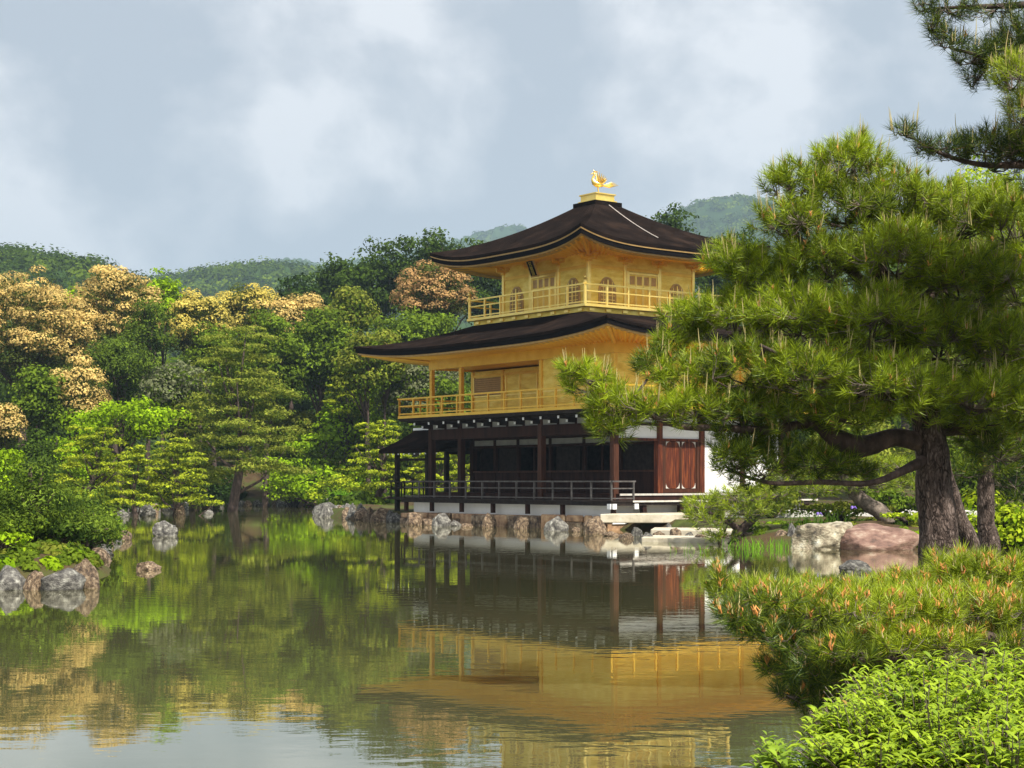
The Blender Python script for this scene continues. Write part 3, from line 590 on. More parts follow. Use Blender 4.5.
for k in range(5):
    a = math.radians(-4 + 8 * k); L_ = 0.60 - 0.05 * k; y = 0.05 * (k - 2)
    b.tube([(0.18, 0, 0.31), (0.18 + math.cos(a) * L_ * 0.5, y, 0.25 + math.sin(a) * L_ * 0.5), (0.18 + math.cos(a) * L_ + 0.05, y * 1.8, 0.32 + math.sin(a) * L_ * 0.85)], [0.03, 0.04, 0.008], 5)
b.build('tail', M['gold_bright'], ph)
for sg in (-1, 1):
    b = MB(); b.tube([(0.03, sg * 0.06, 0.32), (0.02, sg * 0.06, 0.18), (0.05, sg * 0.06, 0.0)], [0.05, 0.025, 0.022], 7); b.tube([(0.05, sg * 0.06, 0.01), (-0.07, sg * 0.07, 0.01)], 0.015, 5); b.build('leg', M['gold_bright'], ph)

# ---- small fishing deck with its own gable roof on the west side (part of the pavilion)
fu0, fu1, fv0, fv1 = U5 + 0.4, U5 + 4.3, K * 0.5, K * 1.75; fvm = (fv0 + fv1) / 2
part('annex_deck', 'blackwood', [(U5 + 0.86, fu1 + 0.35, fv0 - 0.3, fv1 + 0.3, 0.93, 1.04)])
for u in (U5 + 1.9, fu1):
    for v in (fv0, fv1): column(u, v, 0.1, 3.06, 0.19, 'blackwood')
part('annex_beam', 'blackwood', [(fu0, fu1 + 0.45, fv0 - 0.08, fv0 + 0.08, 3.06, 3.22), (fu0, fu1 + 0.45, fv1 - 0.08, fv1 + 0.08, 3.06, 3.22), (fu1 - 0.07, fu1 + 0.07, fv0 + 0.08, fv1 - 0.08, 3.07, 3.2), (fu0, fu1, fv0 - 0.05, fv0 + 0.05, 2.62, 2.72)])
mm = MB(); zr, ze = 4.02, 3.10; ov = 0.62
uu0, uu1 = U5 + 0.14, fu1 + 0.55
for sg, ve in ((-1, fv0 - ov), (1, fv1 + ov)):
    n = 8; prof = []
    for i in range(n + 1):
        t = i / n; prof.append((fvm + (ve - fvm) * t, zr + (ze - zr) * (1.25 * t - 0.25 * t * t)))
    top = [(p[0], p[1]) for p in prof]; bot = [(p[0], p[1] - 0.16) for p in prof]
    b0 = len(mm.v)
    for q in (uu0, uu1): mm.v += [(p[0], q, p[1]) for p in top] + [(p[0], q, p[1]) for p in bot]
    N = n + 1
    for i in range(n):
        mm.f.append((b0 + i, b0 + i + 1, b0 + 2 * N + i + 1, b0 + 2 * N + i)); mm.f.append((b0 + N + i, b0 + N + i + 1, b0 + 3 * N + i + 1, b0 + 3 * N + i))
        for s_ in (0, 2 * N): mm.f.append((b0 + s_ + i, b0 + s_ + i + 1, b0 + s_ + N + i + 1, b0 + s_ + N + i))
    mm.f.append((b0 + n, b0 + N + n, b0 + 3 * N + n, b0 + 2 * N + n))
ar = mm.build('annex_roof', M['shingle'], pav)
part('ridge_cap', 'whitemetal', [(uu0 + 0.05, uu1 + 0.04, fvm - 0.10, fvm + 0.10, 4.0, 4.10)], ar)
part('rafter_tips', 'whitemetal', [(uu0 + 0.2 + 0.42 * k, uu0 + 0.26 + 0.42 * k, fv0 - ov + 0.02, fv0 - ov + 0.05, 2.87, 2.925) for k in range(10)], ar)
m = UB(); m.ub(U5 + 0.9, fu1 + 0.3, fv0 - 0.27, fv0 - 0.22, 1.66, 1.71); m.ub(U5 + 0.9, fu1 + 0.3, fv0 - 0.27, fv0 - 0.22, 1.42, 1.46)
m.ub(fu1 + 0.25, fu1 + 0.3, fv0 - 0.219, fv1 + 0.25, 1.66, 1.71)
ra = m.build('railing', M['blackwood'], pav)
for k in range(5): part('post', 'blackwood', [(U5 + 1.0 + 0.85 * k, U5 + 1.05 + 0.85 * k, fv0 - 0.27, fv0 - 0.22, 1.041, 1.659)], ra)

# ---- stone embankment and stone landing (things of their own)
em = UB(); em.ub(-0.62, U5 + 0.70, -1.0, 0.2, -0.7, 0.52); em.ub(-0.62, 0.2, 0.2, V4 + 0.5, -0.7, 0.45)
emo = empty('stone_embankment'); em.v = []; em.f = []
em.ub(-0.5, U5 + 0.55, -0.86, 0.2, -0.7, 0.44); em.ub(-0.5, 0.2, 0.2, V4 + 0.5, -0.7, 0.42); em.build('backing', M['sandstone'], emo)
er = random.Random(4); q_ = -0.62
while q_ < U5 + 0.6:
    w_ = er.uniform(0.5, 1.5); e_m = er.choice(['sandstone', 'sandstone', 'rock_brown', 'slab']); h_ = er.uniform(0.40, 0.53); f_ = er.uniform(-1.06, -0.95)
    if er.random() < .35: part('stone', e_m, [(q_, q_ + w_ - 0.03, f_, -0.862, -0.6, h_ * .5)], emo, bevel=0.05); part('stone', 'sandstone', [(q_ + .05, q_ + w_ - 0.06, f_ + .03, -0.862, h_ * .5 + .01, h_)], emo, bevel=0.04)
    else: part('stone', e_m, [(q_, q_ + w_ - 0.03, f_, -0.862, -0.6, h_)], emo, bevel=0.06)
    q_ += w_
emo.location = (BX, BY, 0); emo.rotation_euler = (0, 0, math.atan2(CT, ST))
tag(emo, 'low warm-coloured stone embankment below the veranda of the golden pavilion', 'embankment')
def stone_slab(name, label, cat, pts, z0, z1, mat, group=None):
    """slab from world outline points"""
    n = len(pts); mb = MB(); mb.add([(p[0], p[1], z0) for p in pts] + [(p[0], p[1], z1) for p in pts], [tuple(range(n))[::-1], tuple(range(n, 2 * n))] + [(i, (i + 1) % n, (i + 1) % n + n, i + n) for i in range(n)])
    o = mb.build(name, M[mat], None, bevel=0.03); tag(o, label, cat, group); return o
def BWp(u, v): p = bw(u, v); return (p.x, p.y)
stone_slab('stone_landing', 'broad pale stone slab in front of the end of the veranda railing', 'stone slab', [BWp(-1.2, 3.2), BWp(-3.4, 2.2), BWp(-3.2, -0.6), BWp(-1.7, -2.1), BWp(-1.2, -1.2)], 0.30, 0.60, 'slab')
stone_slab('stone_step', 'long low stone step nearest the water, right of the veranda', 'stone step', [(3.7, 46.5), (6.2, 45.2), (6.8, 47.3), (4.0, 48.4)], -0.6, 0.13, 'slab')
stone_slab('stone_step', 'middle stone step between the broad landing slab and the lowest step', 'stone step', [(4.2, 49.4), (6.5, 48.3), (6.9, 50.6), (4.5, 51.6)], -0.6, 0.27, 'slab')
# ------------------------------------------------------------ vegetation
def rand_unit(rng, n):
    v = rng.normal(size=(n, 3)); return v / np.linalg.norm(v, axis=1, keepdims=True)
def leaf_quads(Cn, Nm, size, rng, aspect=0.55):
    """rhombic leaves around centres Cn facing Nm"""
    n = len(Cn); a = np.cross(Nm, rand_unit(rng, n)); a /= np.linalg.norm(a, axis=1, keepdims=True) + 1e-9; b = np.cross(Nm, a)
    s = np.asarray(size).reshape(-1, 1) * np.ones((n, 1)); V = np.empty((n, 4, 3))
    V[:, 0] = Cn - a * s * 0.5; V[:, 1] = Cn - b * s * aspect * 0.5 + a * s * 0.05; V[:, 2] = Cn + a * s * 0.5; V[:, 3] = Cn + b * s * aspect * 0.5 + a * s * 0.05
    return V.reshape(-1, 3), np.arange(n * 4).reshape(n, 4)
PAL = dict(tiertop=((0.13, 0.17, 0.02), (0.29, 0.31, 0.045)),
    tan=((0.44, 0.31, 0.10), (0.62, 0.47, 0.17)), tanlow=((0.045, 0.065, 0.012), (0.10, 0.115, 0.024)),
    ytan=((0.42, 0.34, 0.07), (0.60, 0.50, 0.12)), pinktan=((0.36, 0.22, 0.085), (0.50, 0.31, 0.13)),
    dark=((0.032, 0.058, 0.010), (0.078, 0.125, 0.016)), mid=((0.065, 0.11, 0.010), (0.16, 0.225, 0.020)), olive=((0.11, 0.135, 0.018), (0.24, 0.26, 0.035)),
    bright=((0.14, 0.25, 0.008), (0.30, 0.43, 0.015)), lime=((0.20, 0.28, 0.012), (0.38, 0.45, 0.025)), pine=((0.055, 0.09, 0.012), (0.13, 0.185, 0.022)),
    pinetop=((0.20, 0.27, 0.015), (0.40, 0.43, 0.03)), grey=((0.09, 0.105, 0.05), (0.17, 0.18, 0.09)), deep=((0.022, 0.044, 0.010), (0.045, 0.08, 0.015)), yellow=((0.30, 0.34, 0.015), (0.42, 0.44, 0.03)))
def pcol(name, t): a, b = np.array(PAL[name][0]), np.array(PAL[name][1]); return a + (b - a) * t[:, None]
def trunk_mesh(pts, rad, parent, name='trunk', mat='bark', n=8, smooth=True):
    m = MB(); m.tube(pts, rad, n); return m.build(name, M[mat], parent, smooth=smooth)
TREES = []
def clump_tree(name, label, cat, px, ytop, ybot, wpx, Y, kind, seed, group=None, leafpx=3.3, dens=1.0, flat=1.0, jag=0.25, depthf=0.85, dome=None):
    if dome is None: dome = name == 'shrub' or seed in (39, 40, 43, 44, 46, 50, 54, 62, 76, 78)
    rng = np.random.RandomState(seed); X = (px - 512) * Y / F; g = gz(X, Y)
    zt = CH + (HZ - ytop) * Y / F; zb = max(CH + (HZ - ybot) * Y / F, g + 0.3); R = wpx * Y / F / 2; H = (zt - zb) / 2; zc = (zt + zb) / 2
    root = empty(name, (X, Y, g)); tag(root, label, cat, group)
    nl = leafpx * (0.72 if 'chinq' in kind else 1) * Y / F; cr_ = max(0.75 if kind != 'cloud' else 0.6, 0.19 * R + 0.15)            # clump radius
    cr_ = min(cr_, 0.38 * min(R, H) + 0.15)
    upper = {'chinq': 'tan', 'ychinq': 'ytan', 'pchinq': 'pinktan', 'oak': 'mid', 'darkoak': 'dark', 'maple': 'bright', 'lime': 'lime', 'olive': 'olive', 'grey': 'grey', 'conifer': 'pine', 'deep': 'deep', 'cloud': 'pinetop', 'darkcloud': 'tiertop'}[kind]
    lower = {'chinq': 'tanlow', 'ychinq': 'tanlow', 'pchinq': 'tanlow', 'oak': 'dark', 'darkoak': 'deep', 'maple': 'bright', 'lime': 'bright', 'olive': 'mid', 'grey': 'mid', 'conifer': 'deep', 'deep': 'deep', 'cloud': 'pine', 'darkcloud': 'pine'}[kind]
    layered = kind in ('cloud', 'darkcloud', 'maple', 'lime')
    # clump centres on an uneven crown surface
    if 'chinq' in kind: cr_ = min(cr_, 0.66)
    n = int(max(26, 5.2 * (R * H) / cr_ ** 2) * 1.35)
    if kind in ('maple', 'lime'): n = int(n * 0.8)
    if kind in ('cloud', 'darkcloud'):                                              # separate flattened pads held out by the limbs
        big = kind == 'darkcloud'; npad = int((46 if big else 27) * max(1, H / R * 0.8)); pc = []; pr = []
        for i in range(npad):
            k = ((i + rng.rand()) / npad); a = i * 2.4 + rng.uniform(-.5, .5); rmax = R * (1.0 - 0.62 * k ** 1.4); r_ = rmax * rng.uniform(0.35, 0.85); pad = rng.uniform(0.26, 0.44) * R * (1 - 0.35 * k)
            pc.append((math.cos(a) * r_, math.sin(a) * r_ * depthf, -H * 0.92 + 1.84 * H * k + rng.uniform(-.04, .04) * H)); pr.append(pad)
        cc = []; cs = []
        for c_, p_ in zip(pc, pr):
            m_ = 13; q = np.sqrt(rng.rand(m_)); a = rng.uniform(0, 6.28, m_)
            for j in range(m_):
                cc.append((c_[0] + math.cos(a[j]) * q[j] * p_, c_[1] + math.sin(a[j]) * q[j] * p_, c_[2] + p_ * (0.22 * (1 - q[j] ** 2) + rng.uniform(-.06, .06)))); cs.append(p_ * 0.34)
        cc = np.array(cc); cr_ = float(np.mean(cs)); n = len(cc); padsz = np.array(cs)
    else:
        d = rand_unit(rng, n * 2); d = d[d[:, 2] > -0.55][:n]; n = len(d)
        lob = 1 + jag * np.sin(d[:, 0] * 4.1 + seed) * np.cos(d[:, 1] * 3.7 + seed * 1.7) + rng.uniform(-0.16, 0.08, n)
        rr = lob * np.where(rng.rand(n) < 0.75, 1, 0.72)
        cc = np.stack([d[:, 0] * (R - cr_ * 0.6) * rr, d[:, 1] * (R * depthf - cr_ * 0.6) * rr, d[:, 2] * (H - cr_ * 0.5) * rr], 1)
        if dome: cc[:, 2] = np.abs(d[:, 2]) * 2 * (H - cr_ * 0.3) * rr - H; cc[:, 2] = np.where(rng.rand(n) < .3, -H + rng.rand(n) * H, cc[:, 2])
        if kind == 'conifer':                                   # narrower towards the top
            k = np.clip((cc[:, 2] + H) / (2 * H), 0, 1); f = 1.12 - 0.62 * k ** 1.3; cc[:, 0] *= f; cc[:, 1] *= f
    cr_i = cr_ * rng.uniform(0.65, 1.3, n)
    if kind in ('cloud', 'darkcloud'): cr_i = padsz * rng.uniform(0.8, 1.25, n)
    sq = {'cloud': 0.50, 'darkcloud': 0.50, 'maple': 0.45, 'lime': 0.45, 'conifer': 0.75}.get(kind, 0.78) * flat
    per = np.maximum(12, ((1.35 if kind in ('cloud', 'darkcloud') else 1) * dens * 7.5 * (cr_i / nl) ** 2 * (0.55 + 0.45 * sq))).astype(int)
    idx = np.repeat(np.arange(n), per); N = len(idx)
    dd = rand_unit(rng, N); dd[:, 2] = np.abs(dd[:, 2]) * np.where(rng.rand(N) < 0.72, 1, -1)
    rad = cr_i[idx] * ((0.80 + 0.22 * rng.rand(N)) if 'chinq' in kind else (0.55 + 0.5 * rng.rand(N) ** 0.6)); wob = 1 + (0.10 if 'chinq' in kind else 0.22) * np.sin(dd[:, 0] * 7 + idx) * np.sin(dd[:, 1] * 6 + idx * 2.1)
    Cn = cc[idx] + dd * (rad * wob)[:, None] * np.array([1.15, 1.15, sq])
    Nm = dd * np.array([1, 1, 1 / max(sq, .4)]) + (0.28 if 'chinq' in kind else 0.65) * rand_unit(rng, N); Nm /= np.linalg.norm(Nm, axis=1, keepdims=True)
    t = np.clip(rng.rand(N) * 0.6 + 0.4 * rng.rand(n)[idx], 0, 1)
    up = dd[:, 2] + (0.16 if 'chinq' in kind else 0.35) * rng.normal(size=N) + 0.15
    col = np.where((up > 0.0)[:, None], pcol(upper, t), pcol(lower, t))  # blossom and new growth lighter on top; other crowns have shade tinted in below
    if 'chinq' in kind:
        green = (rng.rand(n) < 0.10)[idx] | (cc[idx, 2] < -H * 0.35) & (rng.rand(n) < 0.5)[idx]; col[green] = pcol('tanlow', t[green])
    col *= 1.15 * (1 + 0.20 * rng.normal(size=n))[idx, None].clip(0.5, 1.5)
    # inner leaves that close the crown
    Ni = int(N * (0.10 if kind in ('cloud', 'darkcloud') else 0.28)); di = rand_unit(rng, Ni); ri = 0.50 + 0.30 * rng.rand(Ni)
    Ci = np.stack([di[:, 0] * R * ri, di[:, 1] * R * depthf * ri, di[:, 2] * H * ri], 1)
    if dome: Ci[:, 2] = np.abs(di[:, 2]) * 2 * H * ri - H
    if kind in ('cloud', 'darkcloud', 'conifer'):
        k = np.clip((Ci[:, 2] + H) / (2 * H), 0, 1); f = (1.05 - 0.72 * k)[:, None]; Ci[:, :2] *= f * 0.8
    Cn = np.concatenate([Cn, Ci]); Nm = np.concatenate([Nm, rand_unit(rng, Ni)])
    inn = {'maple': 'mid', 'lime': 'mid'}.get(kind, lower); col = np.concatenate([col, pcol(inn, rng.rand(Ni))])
    keep = Cn[:, 2] + zc > g + 0.05 ; Cn = Cn[keep]; Nm = Nm[keep]; col = col[keep]; Nt = len(Cn)
    V, Q = leaf_quads(Cn + np.array([0, 0, zc - g]), Nm, nl * rng.uniform(0.7, 1.45, Nt), rng, 0.62 if not kind in ('cloud', 'darkcloud', 'conifer') else 0.36)
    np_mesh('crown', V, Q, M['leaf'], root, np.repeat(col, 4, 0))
    # trunk and limbs
    tr = max(0.10, 0.055 * R + 0.05); top = zc - g + H * 0.55; base = -0.3; lean = rng.uniform(-0.08, 0.08, 2) * H
    crv = 0.10 * R if kind in ('cloud', 'darkcloud') else 0.03 * R
    tp = [(lean[0] * s + crv * math.sin(s * 6 + seed), lean[1] * s, base + (top - base) * s) for s in np.linspace(0, 1, 9)]
    trunk_mesh(tp, [tr * (1.3 - 1.05 * s) for s in np.linspace(0, 1, 9)], root)
    lm = MB(); sel = rng.choice(n, min(n, 12), replace=False)
    for i in sel:
        c = cc[i] + np.array([0, 0, zc - g]); s = np.clip((c[2] - cr_ - base) / (top - base) * 0.75, 0.12, 0.92); j = int(s * 8); p0 = Vector(tp[j]); c = Vector(c)
        mid_ = p0.lerp(c, 0.5) + Vector((0, 0, 0.12 * (c - p0).length * (-1 if kind in ('cloud', 'darkcloud') else 1)))
        lm.tube([p0, mid_, c], [tr * 0.42, tr * 0.28, tr * 0.08], 5)
    lm.build('limbs', M['bark'], root, smooth=True)
    return root

T = clump_tree
# distant rows first: tall broadleaf trees on the rise
T('oak_tree', 'tall dark green tree rising highest behind the left tip of the upper roof', 'tree', 438, 236, 330, 92, 150, 'darkoak', 11, jag=.4)
T('oak_tree', 'dark green tree with an uneven top, second in the row left of the upper roof', 'tree', 378, 249, 330, 72, 150, 'darkoak', 12, jag=.45)
T('oak_tree', 'dark airy tree against the sky, just left of the dark trees near the roof', 'tree', 338, 258, 330, 56, 156, 'darkoak', 13, jag=.45)
T('oak_tree', 'low dark green tree at the left end of the dark row on the skyline', 'tree', 300, 276, 330, 55, 152, 'deep', 14)
T('oak_tree', 'dark green tree partly behind the left eave of the upper roof', 'tree', 500, 255, 345, 84, 152, 'darkoak', 15)
T('chinquapin_tree', 'pinkish-tan flowering tree just left of the top storey balcony', 'tree', 436, 262, 335, 78, 122, 'pchinq', 16)
T('chinquapin_tree', 'large tan flowering tree cut by the left edge of the photo', 'tree', 22, 276, 400, 150, 108, 'chinq', 17, jag=.2)
T('chinquapin_tree', 'round-topped tan flowering tree, tallest of the pale crowns left of centre', 'tree', 115, 269, 360, 88, 112, 'chinq', 18, jag=.1)
T('chinquapin_tree', 'yellowish flowering tree right of the bright green treetop', 'tree', 200, 289, 370, 66, 116, 'ychinq', 19)
T('chinquapin_tree', 'pale yellow flowering crown in the middle of the skyline ridge', 'tree', 246, 283, 350, 56, 124, 'ychinq', 20)
T('broadleaf_tree', 'mid-green tree behind the top of the large layered pine', 'tree', 264, 318, 430, 80, 108, 'oak', 75)
T('chinquapin_tree', 'low tan flowering crown below the left end of the dark skyline trees', 'tree', 292, 296, 360, 72, 122, 'chinq', 21)
T('broadleaf_tree', 'bright green treetop between the round tan tree and the yellowish one', 'tree', 163, 271, 340, 40, 118, 'maple', 22, flat=1.5)
T('broadleaf_tree', 'bright green tree between the two big tan crowns on the left', 'tree', 74, 290, 350, 46, 114, 'maple', 23, flat=1.4)
T('broadleaf_tree', 'round olive-green tree in front of the dark skyline trees', 'tree', 352, 287, 345, 52, 118, 'olive', 24, jag=.1)
T('broadleaf_tree', 'wide mid-green tree left of the second roof tip', 'tree', 415, 310, 380, 106, 112, 'oak', 25)
T('broadleaf_tree', 'dark green tree between the olive crown and the layered pine', 'tree', 322, 310, 400, 84, 110, 'oak', 26)
T('broadleaf_tree', 'dull green tree below the round olive crown', 'tree', 368, 328, 410, 64, 104, 'olive', 27)
T('chinquapin_tree', 'small pale flowering crown just above the left tip of the middle roof', 'tree', 385, 345, 385, 40, 106, 'pchinq', 28)
T('conifer_tree', 'dark pointed conifer standing in front of the round tan tree', 'tree', 148, 300, 372, 56, 104, 'conifer', 29, jag=.1)
T('conifer_tree', 'dark green conifer mass below the round tan tree', 'tree', 120, 336, 412, 84, 100, 'conifer', 30, jag=.15)
T('broadleaf_tree', 'grey-green shrubby tree with bare twigs, left of the layered pine', 'tree', 178, 358, 425, 70, 98, 'grey', 31)
T('broadleaf_tree', 'dark green tree filling the gap above the bright maple', 'tree', 215, 330, 420, 70, 106, 'oak', 32)
T('chinquapin_tree', 'small tan flowering tree low on the left, above the bright maple', 'tree', 76, 362, 440, 62, 94, 'chinq', 33)
T('broadleaf_tree', 'mid-green sapling in front of the big tan tree at the left edge', 'tree', 40, 362, 450, 44, 92, 'oak', 34, jag=.4)
T('chinquapin_tree', 'small pale tan crown low at the left edge', 'tree', 5, 405, 455, 38, 90, 'chinq', 35)
T('pine_tree', 'large layered pine with spreading tiers left of centre', 'tree', 238, 322, 485, 140, 92, 'darkcloud', 36)
T('pine_tree', 'dark tiered pine behind the large layered one on its left', 'tree', 190, 396, 490, 80, 97, 'darkcloud', 37)
T('maple_tree', 'brilliant yellow-green maple on the left above the cloud-pruned pines', 'tree', 122, 398, 452, 108, 84, 'maple', 38, flat=1.3)
T('maple_tree', 'bright green maple low at the left edge', 'tree', 8, 440, 500, 56, 66, 'maple', 39, flat=1.3)
T('broadleaf_tree', 'dark green shrubby tree behind the left dwarf pine', 'tree', 30, 425, 500, 80, 80, 'darkoak', 40)
T('pine_tree', 'cloud-pruned pine with yellow-green pads, left of the white water rock', 'tree', 92, 424, 512, 100, 76, 'cloud', 41)
T('pine_tree', 'cloud-pruned pine leaning over the water behind the white water rock', 'tree', 176, 438, 508, 92, 81, 'cloud', 42)
T('pine_tree', 'dark green dwarf pine spreading over the rocks at the left edge', 'tree', 34, 448, 612, 160, 33.5, 'conifer', 43, leafpx=4.0, jag=.2, flat=.8)
T('pine_tree', 'low dark pine branch mass between the dwarf pine and the pale rocks', 'tree', 84, 496, 580, 64, 36, 'conifer', 44, leafpx=4.5)
T('broadleaf_tree', 'pale green pruned tree in the middle of the far shore', 'tree', 292, 408, 470, 84, 112, 'olive', 45, flat=0.7)
T('maple_tree', 'bright green spreading maple right of the brown bank', 'tree', 322, 425, 500, 112, 108, 'maple', 46)
T('maple_tree', 'bluish-green maple behind the pine beside the fishing deck', 'tree', 352, 392, 470, 84, 110, 'maple', 47, flat=1.3)
T('pine_tree', 'small pine with yellow-green tips above the bright maples', 'tree', 345, 366, 420, 62, 109, 'cloud', 48)
T('pine_tree', 'slender pine with open pads and visible pale trunk left of the fishing deck', 'tree', 378, 418, 510, 84, 86, 'cloud', 49)
T('broadleaf_tree', 'low bright shrub tree hanging over the far water, right of the brown bank', 'tree', 335, 470, 508, 60, 104, 'lime', 50)
T('broadleaf_tree', 'pale grey-green tree seen behind the open gallery columns', 'tree', 418, 348, 440, 84, 108, 'grey', 51)
T('broadleaf_tree', 'mid-green tree behind the fishing deck posts', 'tree', 452, 380, 500, 84, 106, 'oak', 52)
T('pine_tree', 'bright pine seen between the posts of the fishing deck', 'tree', 440, 440, 512, 84, 96, 'cloud', 53)
T('broadleaf_tree', 'dark hedge-like tree on the shore left of the brown bank', 'tree', 205, 455, 503, 70, 104, 'deep', 54)
T('broadleaf_tree', 'small airy tree poking up right of the upper roof, below the round hill', 'tree', 671, 212, 300, 44, 150, 'darkoak', 55, jag=.5)
T('broadleaf_tree', 'dark tree between the roof and the near pine, under the round hill', 'tree', 735, 232, 330, 80, 150, 'darkoak', 56)
T('broadleaf_tree', 'green tree behind the near pine, right of the upper roof', 'tree', 800, 262, 420, 120, 120, 'oak', 57)
T('broadleaf_tree', 'deep green tree behind the trunk of the near pine', 'tree', 905, 250, 430, 130, 112, 'darkoak', 58)
T('broadleaf_tree', 'yellow-green tree showing through the needles at the right edge', 'tree', 985, 170, 330, 120, 95, 'lime', 59, flat=1.5)
T('broadleaf_tree', 'green garden tree behind the pavilion wall, right of the red doors', 'tree', 770, 400, 500, 130, 92, 'oak', 60)
T('broadleaf_tree', 'olive garden tree behind the leaning pine', 'tree', 860, 420, 505, 120, 78, 'olive', 61)
T('broadleaf_tree', 'dark shade tree between the two right-hand trunks', 'tree', 975, 400, 500, 120, 62, 'oak', 62)
T('broadleaf_tree', 'dark tree at the far right behind the second trunk', 'tree', 1050, 300, 480, 120, 60, 'oak', 63)
T('shrub', 'bright yellow-green rounded shrub at the right edge behind the second trunk', 'shrub', 1008, 488, 560, 90, 27, 'lime', 64, leafpx=5, flat=1.3)
T('shrub', 'low bright green mound between the pink boulder and the big trunk', 'shrub', 912, 517, 550, 52, 45, 'lime', 65, leafpx=4, flat=1.2)
T('shrub', 'dark green undergrowth right behind the big pine trunk', 'shrub', 975, 510, 556, 80, 31, 'oak', 66, leafpx=4.5)
T('shrub', 'olive clipped shrub behind the mottled boulder', 'shrub', 838, 500, 530, 96, 47, 'olive', 67, leafpx=3.5)
T('shrub', 'green clipped shrub below the leaning pine trunk', 'shrub', 890, 486, 525, 70, 50, 'oak', 68, leafpx=3.5)
T('shrub', 'small bright green shrub at the foot of the dwarf pine, left edge', 'shrub', 6, 538, 606, 48, 30.5, 'maple', 69, leafpx=4.5, flat=1.4)
T('shrub', 'olive shrub beside the white gravel, left of the leaning pine', 'shrub', 772, 478, 512, 60, 58, 'olive', 70, leafpx=3.5)
T('maple_tree', 'yellow-green maple low behind the left cloud-pruned pines', 'tree', 56, 420, 500, 70, 82, 'maple', 76, flat=1.3)
T('pine_tree', 'small tiered pine between the two cloud-pruned pines at the left', 'tree', 136, 446, 512, 66, 80, 'cloud', 77)
T('maple_tree', 'bright maple low over the far shore, left of the pale trunked pine', 'tree', 296, 432, 496, 70, 111, 'maple', 78)
T('shrub', 'dark low shrub over the bank rocks right of the dwarf pine', 'shrub', 104, 508, 560, 40, 40, 'oak', 79, leafpx=4)
T('shrub', 'dark shrub filling the bank under the dwarf pine', 'shrub', 62, 520, 590, 60, 33, 'darkoak', 80, leafpx=4)
T('shrub', 'mid-green shrub over the edge rocks at the left edge', 'shrub', 26, 520, 590, 50, 32.5, 'oak', 81, leafpx=4)
# a wood too deep to count closes the view behind the rows
def wood(name, label, spots, leafm, pal, seed, nl, per):
    rng = np.random.RandomState(seed); Vs = []; cs = []
    for (x, y, z, r) in spots:
        n = per; d = rand_unit(rng, n); d[:, 2] = np.abs(d[:, 2]); c = np.array([x, y, z]) + d * r * rng.uniform(0.6, 1.05, n)[:, None] * np.array([1, 1, 0.8])
        Nm = d + 0.4 * rand_unit(rng, n); Nm /= np.linalg.norm(Nm, axis=1, keepdims=True)
        V, Q = leaf_quads(c, Nm, nl * rng.uniform(0.7, 1.4, n), rng, 0.8); Vs.append(V); cs.append(np.repeat(pcol(pal[rng.randint(len(pal))], np.clip(0.25 * rng.rand(n) + 0.75 * rng.rand(), 0, 1)), 4, 0))
    V = np.concatenate(Vs); tag(np_mesh(name, V, np.arange(len(V)).reshape(-1, 4), M['leaf'], None, np.concatenate(cs)), label, 'woodland', kind='stuff')
rng = np.random.RandomState(5)
sp = []
for i in range(420):
    x = rng.uniform(-62, 60); y = rng.uniform(128, 175); sp.append((x, y, gz(x, y) + rng.uniform(2, 7.5 if x < 0 else 6), rng.uniform(2.2, 3.6)))
for i in range(130):                                             # understorey behind the pavilion and along the far shore
    x = rng.uniform(-45, 40); y = rng.uniform(112, 126); 
    if pond_sd(np.array([x]), np.array([y]))[0] < 4 or (-24 < x < -11 and y < 124): continue
    sp.append((x, y, gz(x, y) + rng.uniform(0.5, 3), rng.uniform(1.5, 2.6)))
wood('distant_wood', 'dark wood behind the garden trees', sp, M['leaf'], ['deep', 'dark', 'dark', 'mid'], 5, 0.42, 420)
sp = []
for i in range(500):
    y = rng.uniform(52, 118); x = -19.6 + rng.uniform(-9, 1.5) + max(0, (66 - y)) * 0.36; q = pond_sd(np.array([x]), np.array([y]))[0]
    if q < 0.5: continue
    sp.append((x, y, gz(x, y) - .1, rng.uniform(.5, 1.3)))
for i in range(170):
    x = rng.uniform(-24, -6); y = rng.uniform(84, 126); q = pond_sd(np.array([x]), np.array([y]))[0]
    if q < 0.5 or (-21.5 < x < -13.8): continue
    sp.append((x, y, gz(x, y) - .1, rng.uniform(.5, 1.2)))
wood('undergrowth', 'low undergrowth below the trees of the far and left shore', sp, M['leaf'], ['deep', 'dark', 'mid', 'mid'], 6, 0.26, 260)
cov = []
for i in range(520):
    x = rng.uniform(-12.5, -7.5); y = rng.uniform(29.2, 34.5); q = pond_sd(np.array([x]), np.array([y]))[0]
    if q > .3: cov.append((x, y, gz(x, y) - .05, rng.uniform(.07, .22)))
for i in range(900):
    x = rng.uniform(-16, -7); y = rng.uniform(29, 50); q = pond_sd(np.array([x]), np.array([y]))[0]
    if q > .35: cov.append((x, y, gz(x, y) - .05, rng.uniform(.10, .32)))
for i in range(1100):
    x = rng.uniform(3, 15); y = rng.uniform(14, 50); q = pond_sd(np.array([x]), np.array([y]))[0]
    if .3 < q < 5: cov.append((x, y, gz(x, y) - .05, rng.uniform(.08, .30)))
wood('ground_cover', 'low leafy ground cover on the near left bank and around the boulders', cov, M['leaf'], ['dark', 'mid', 'mid', 'bright', 'olive'], 8, 0.085, 130)
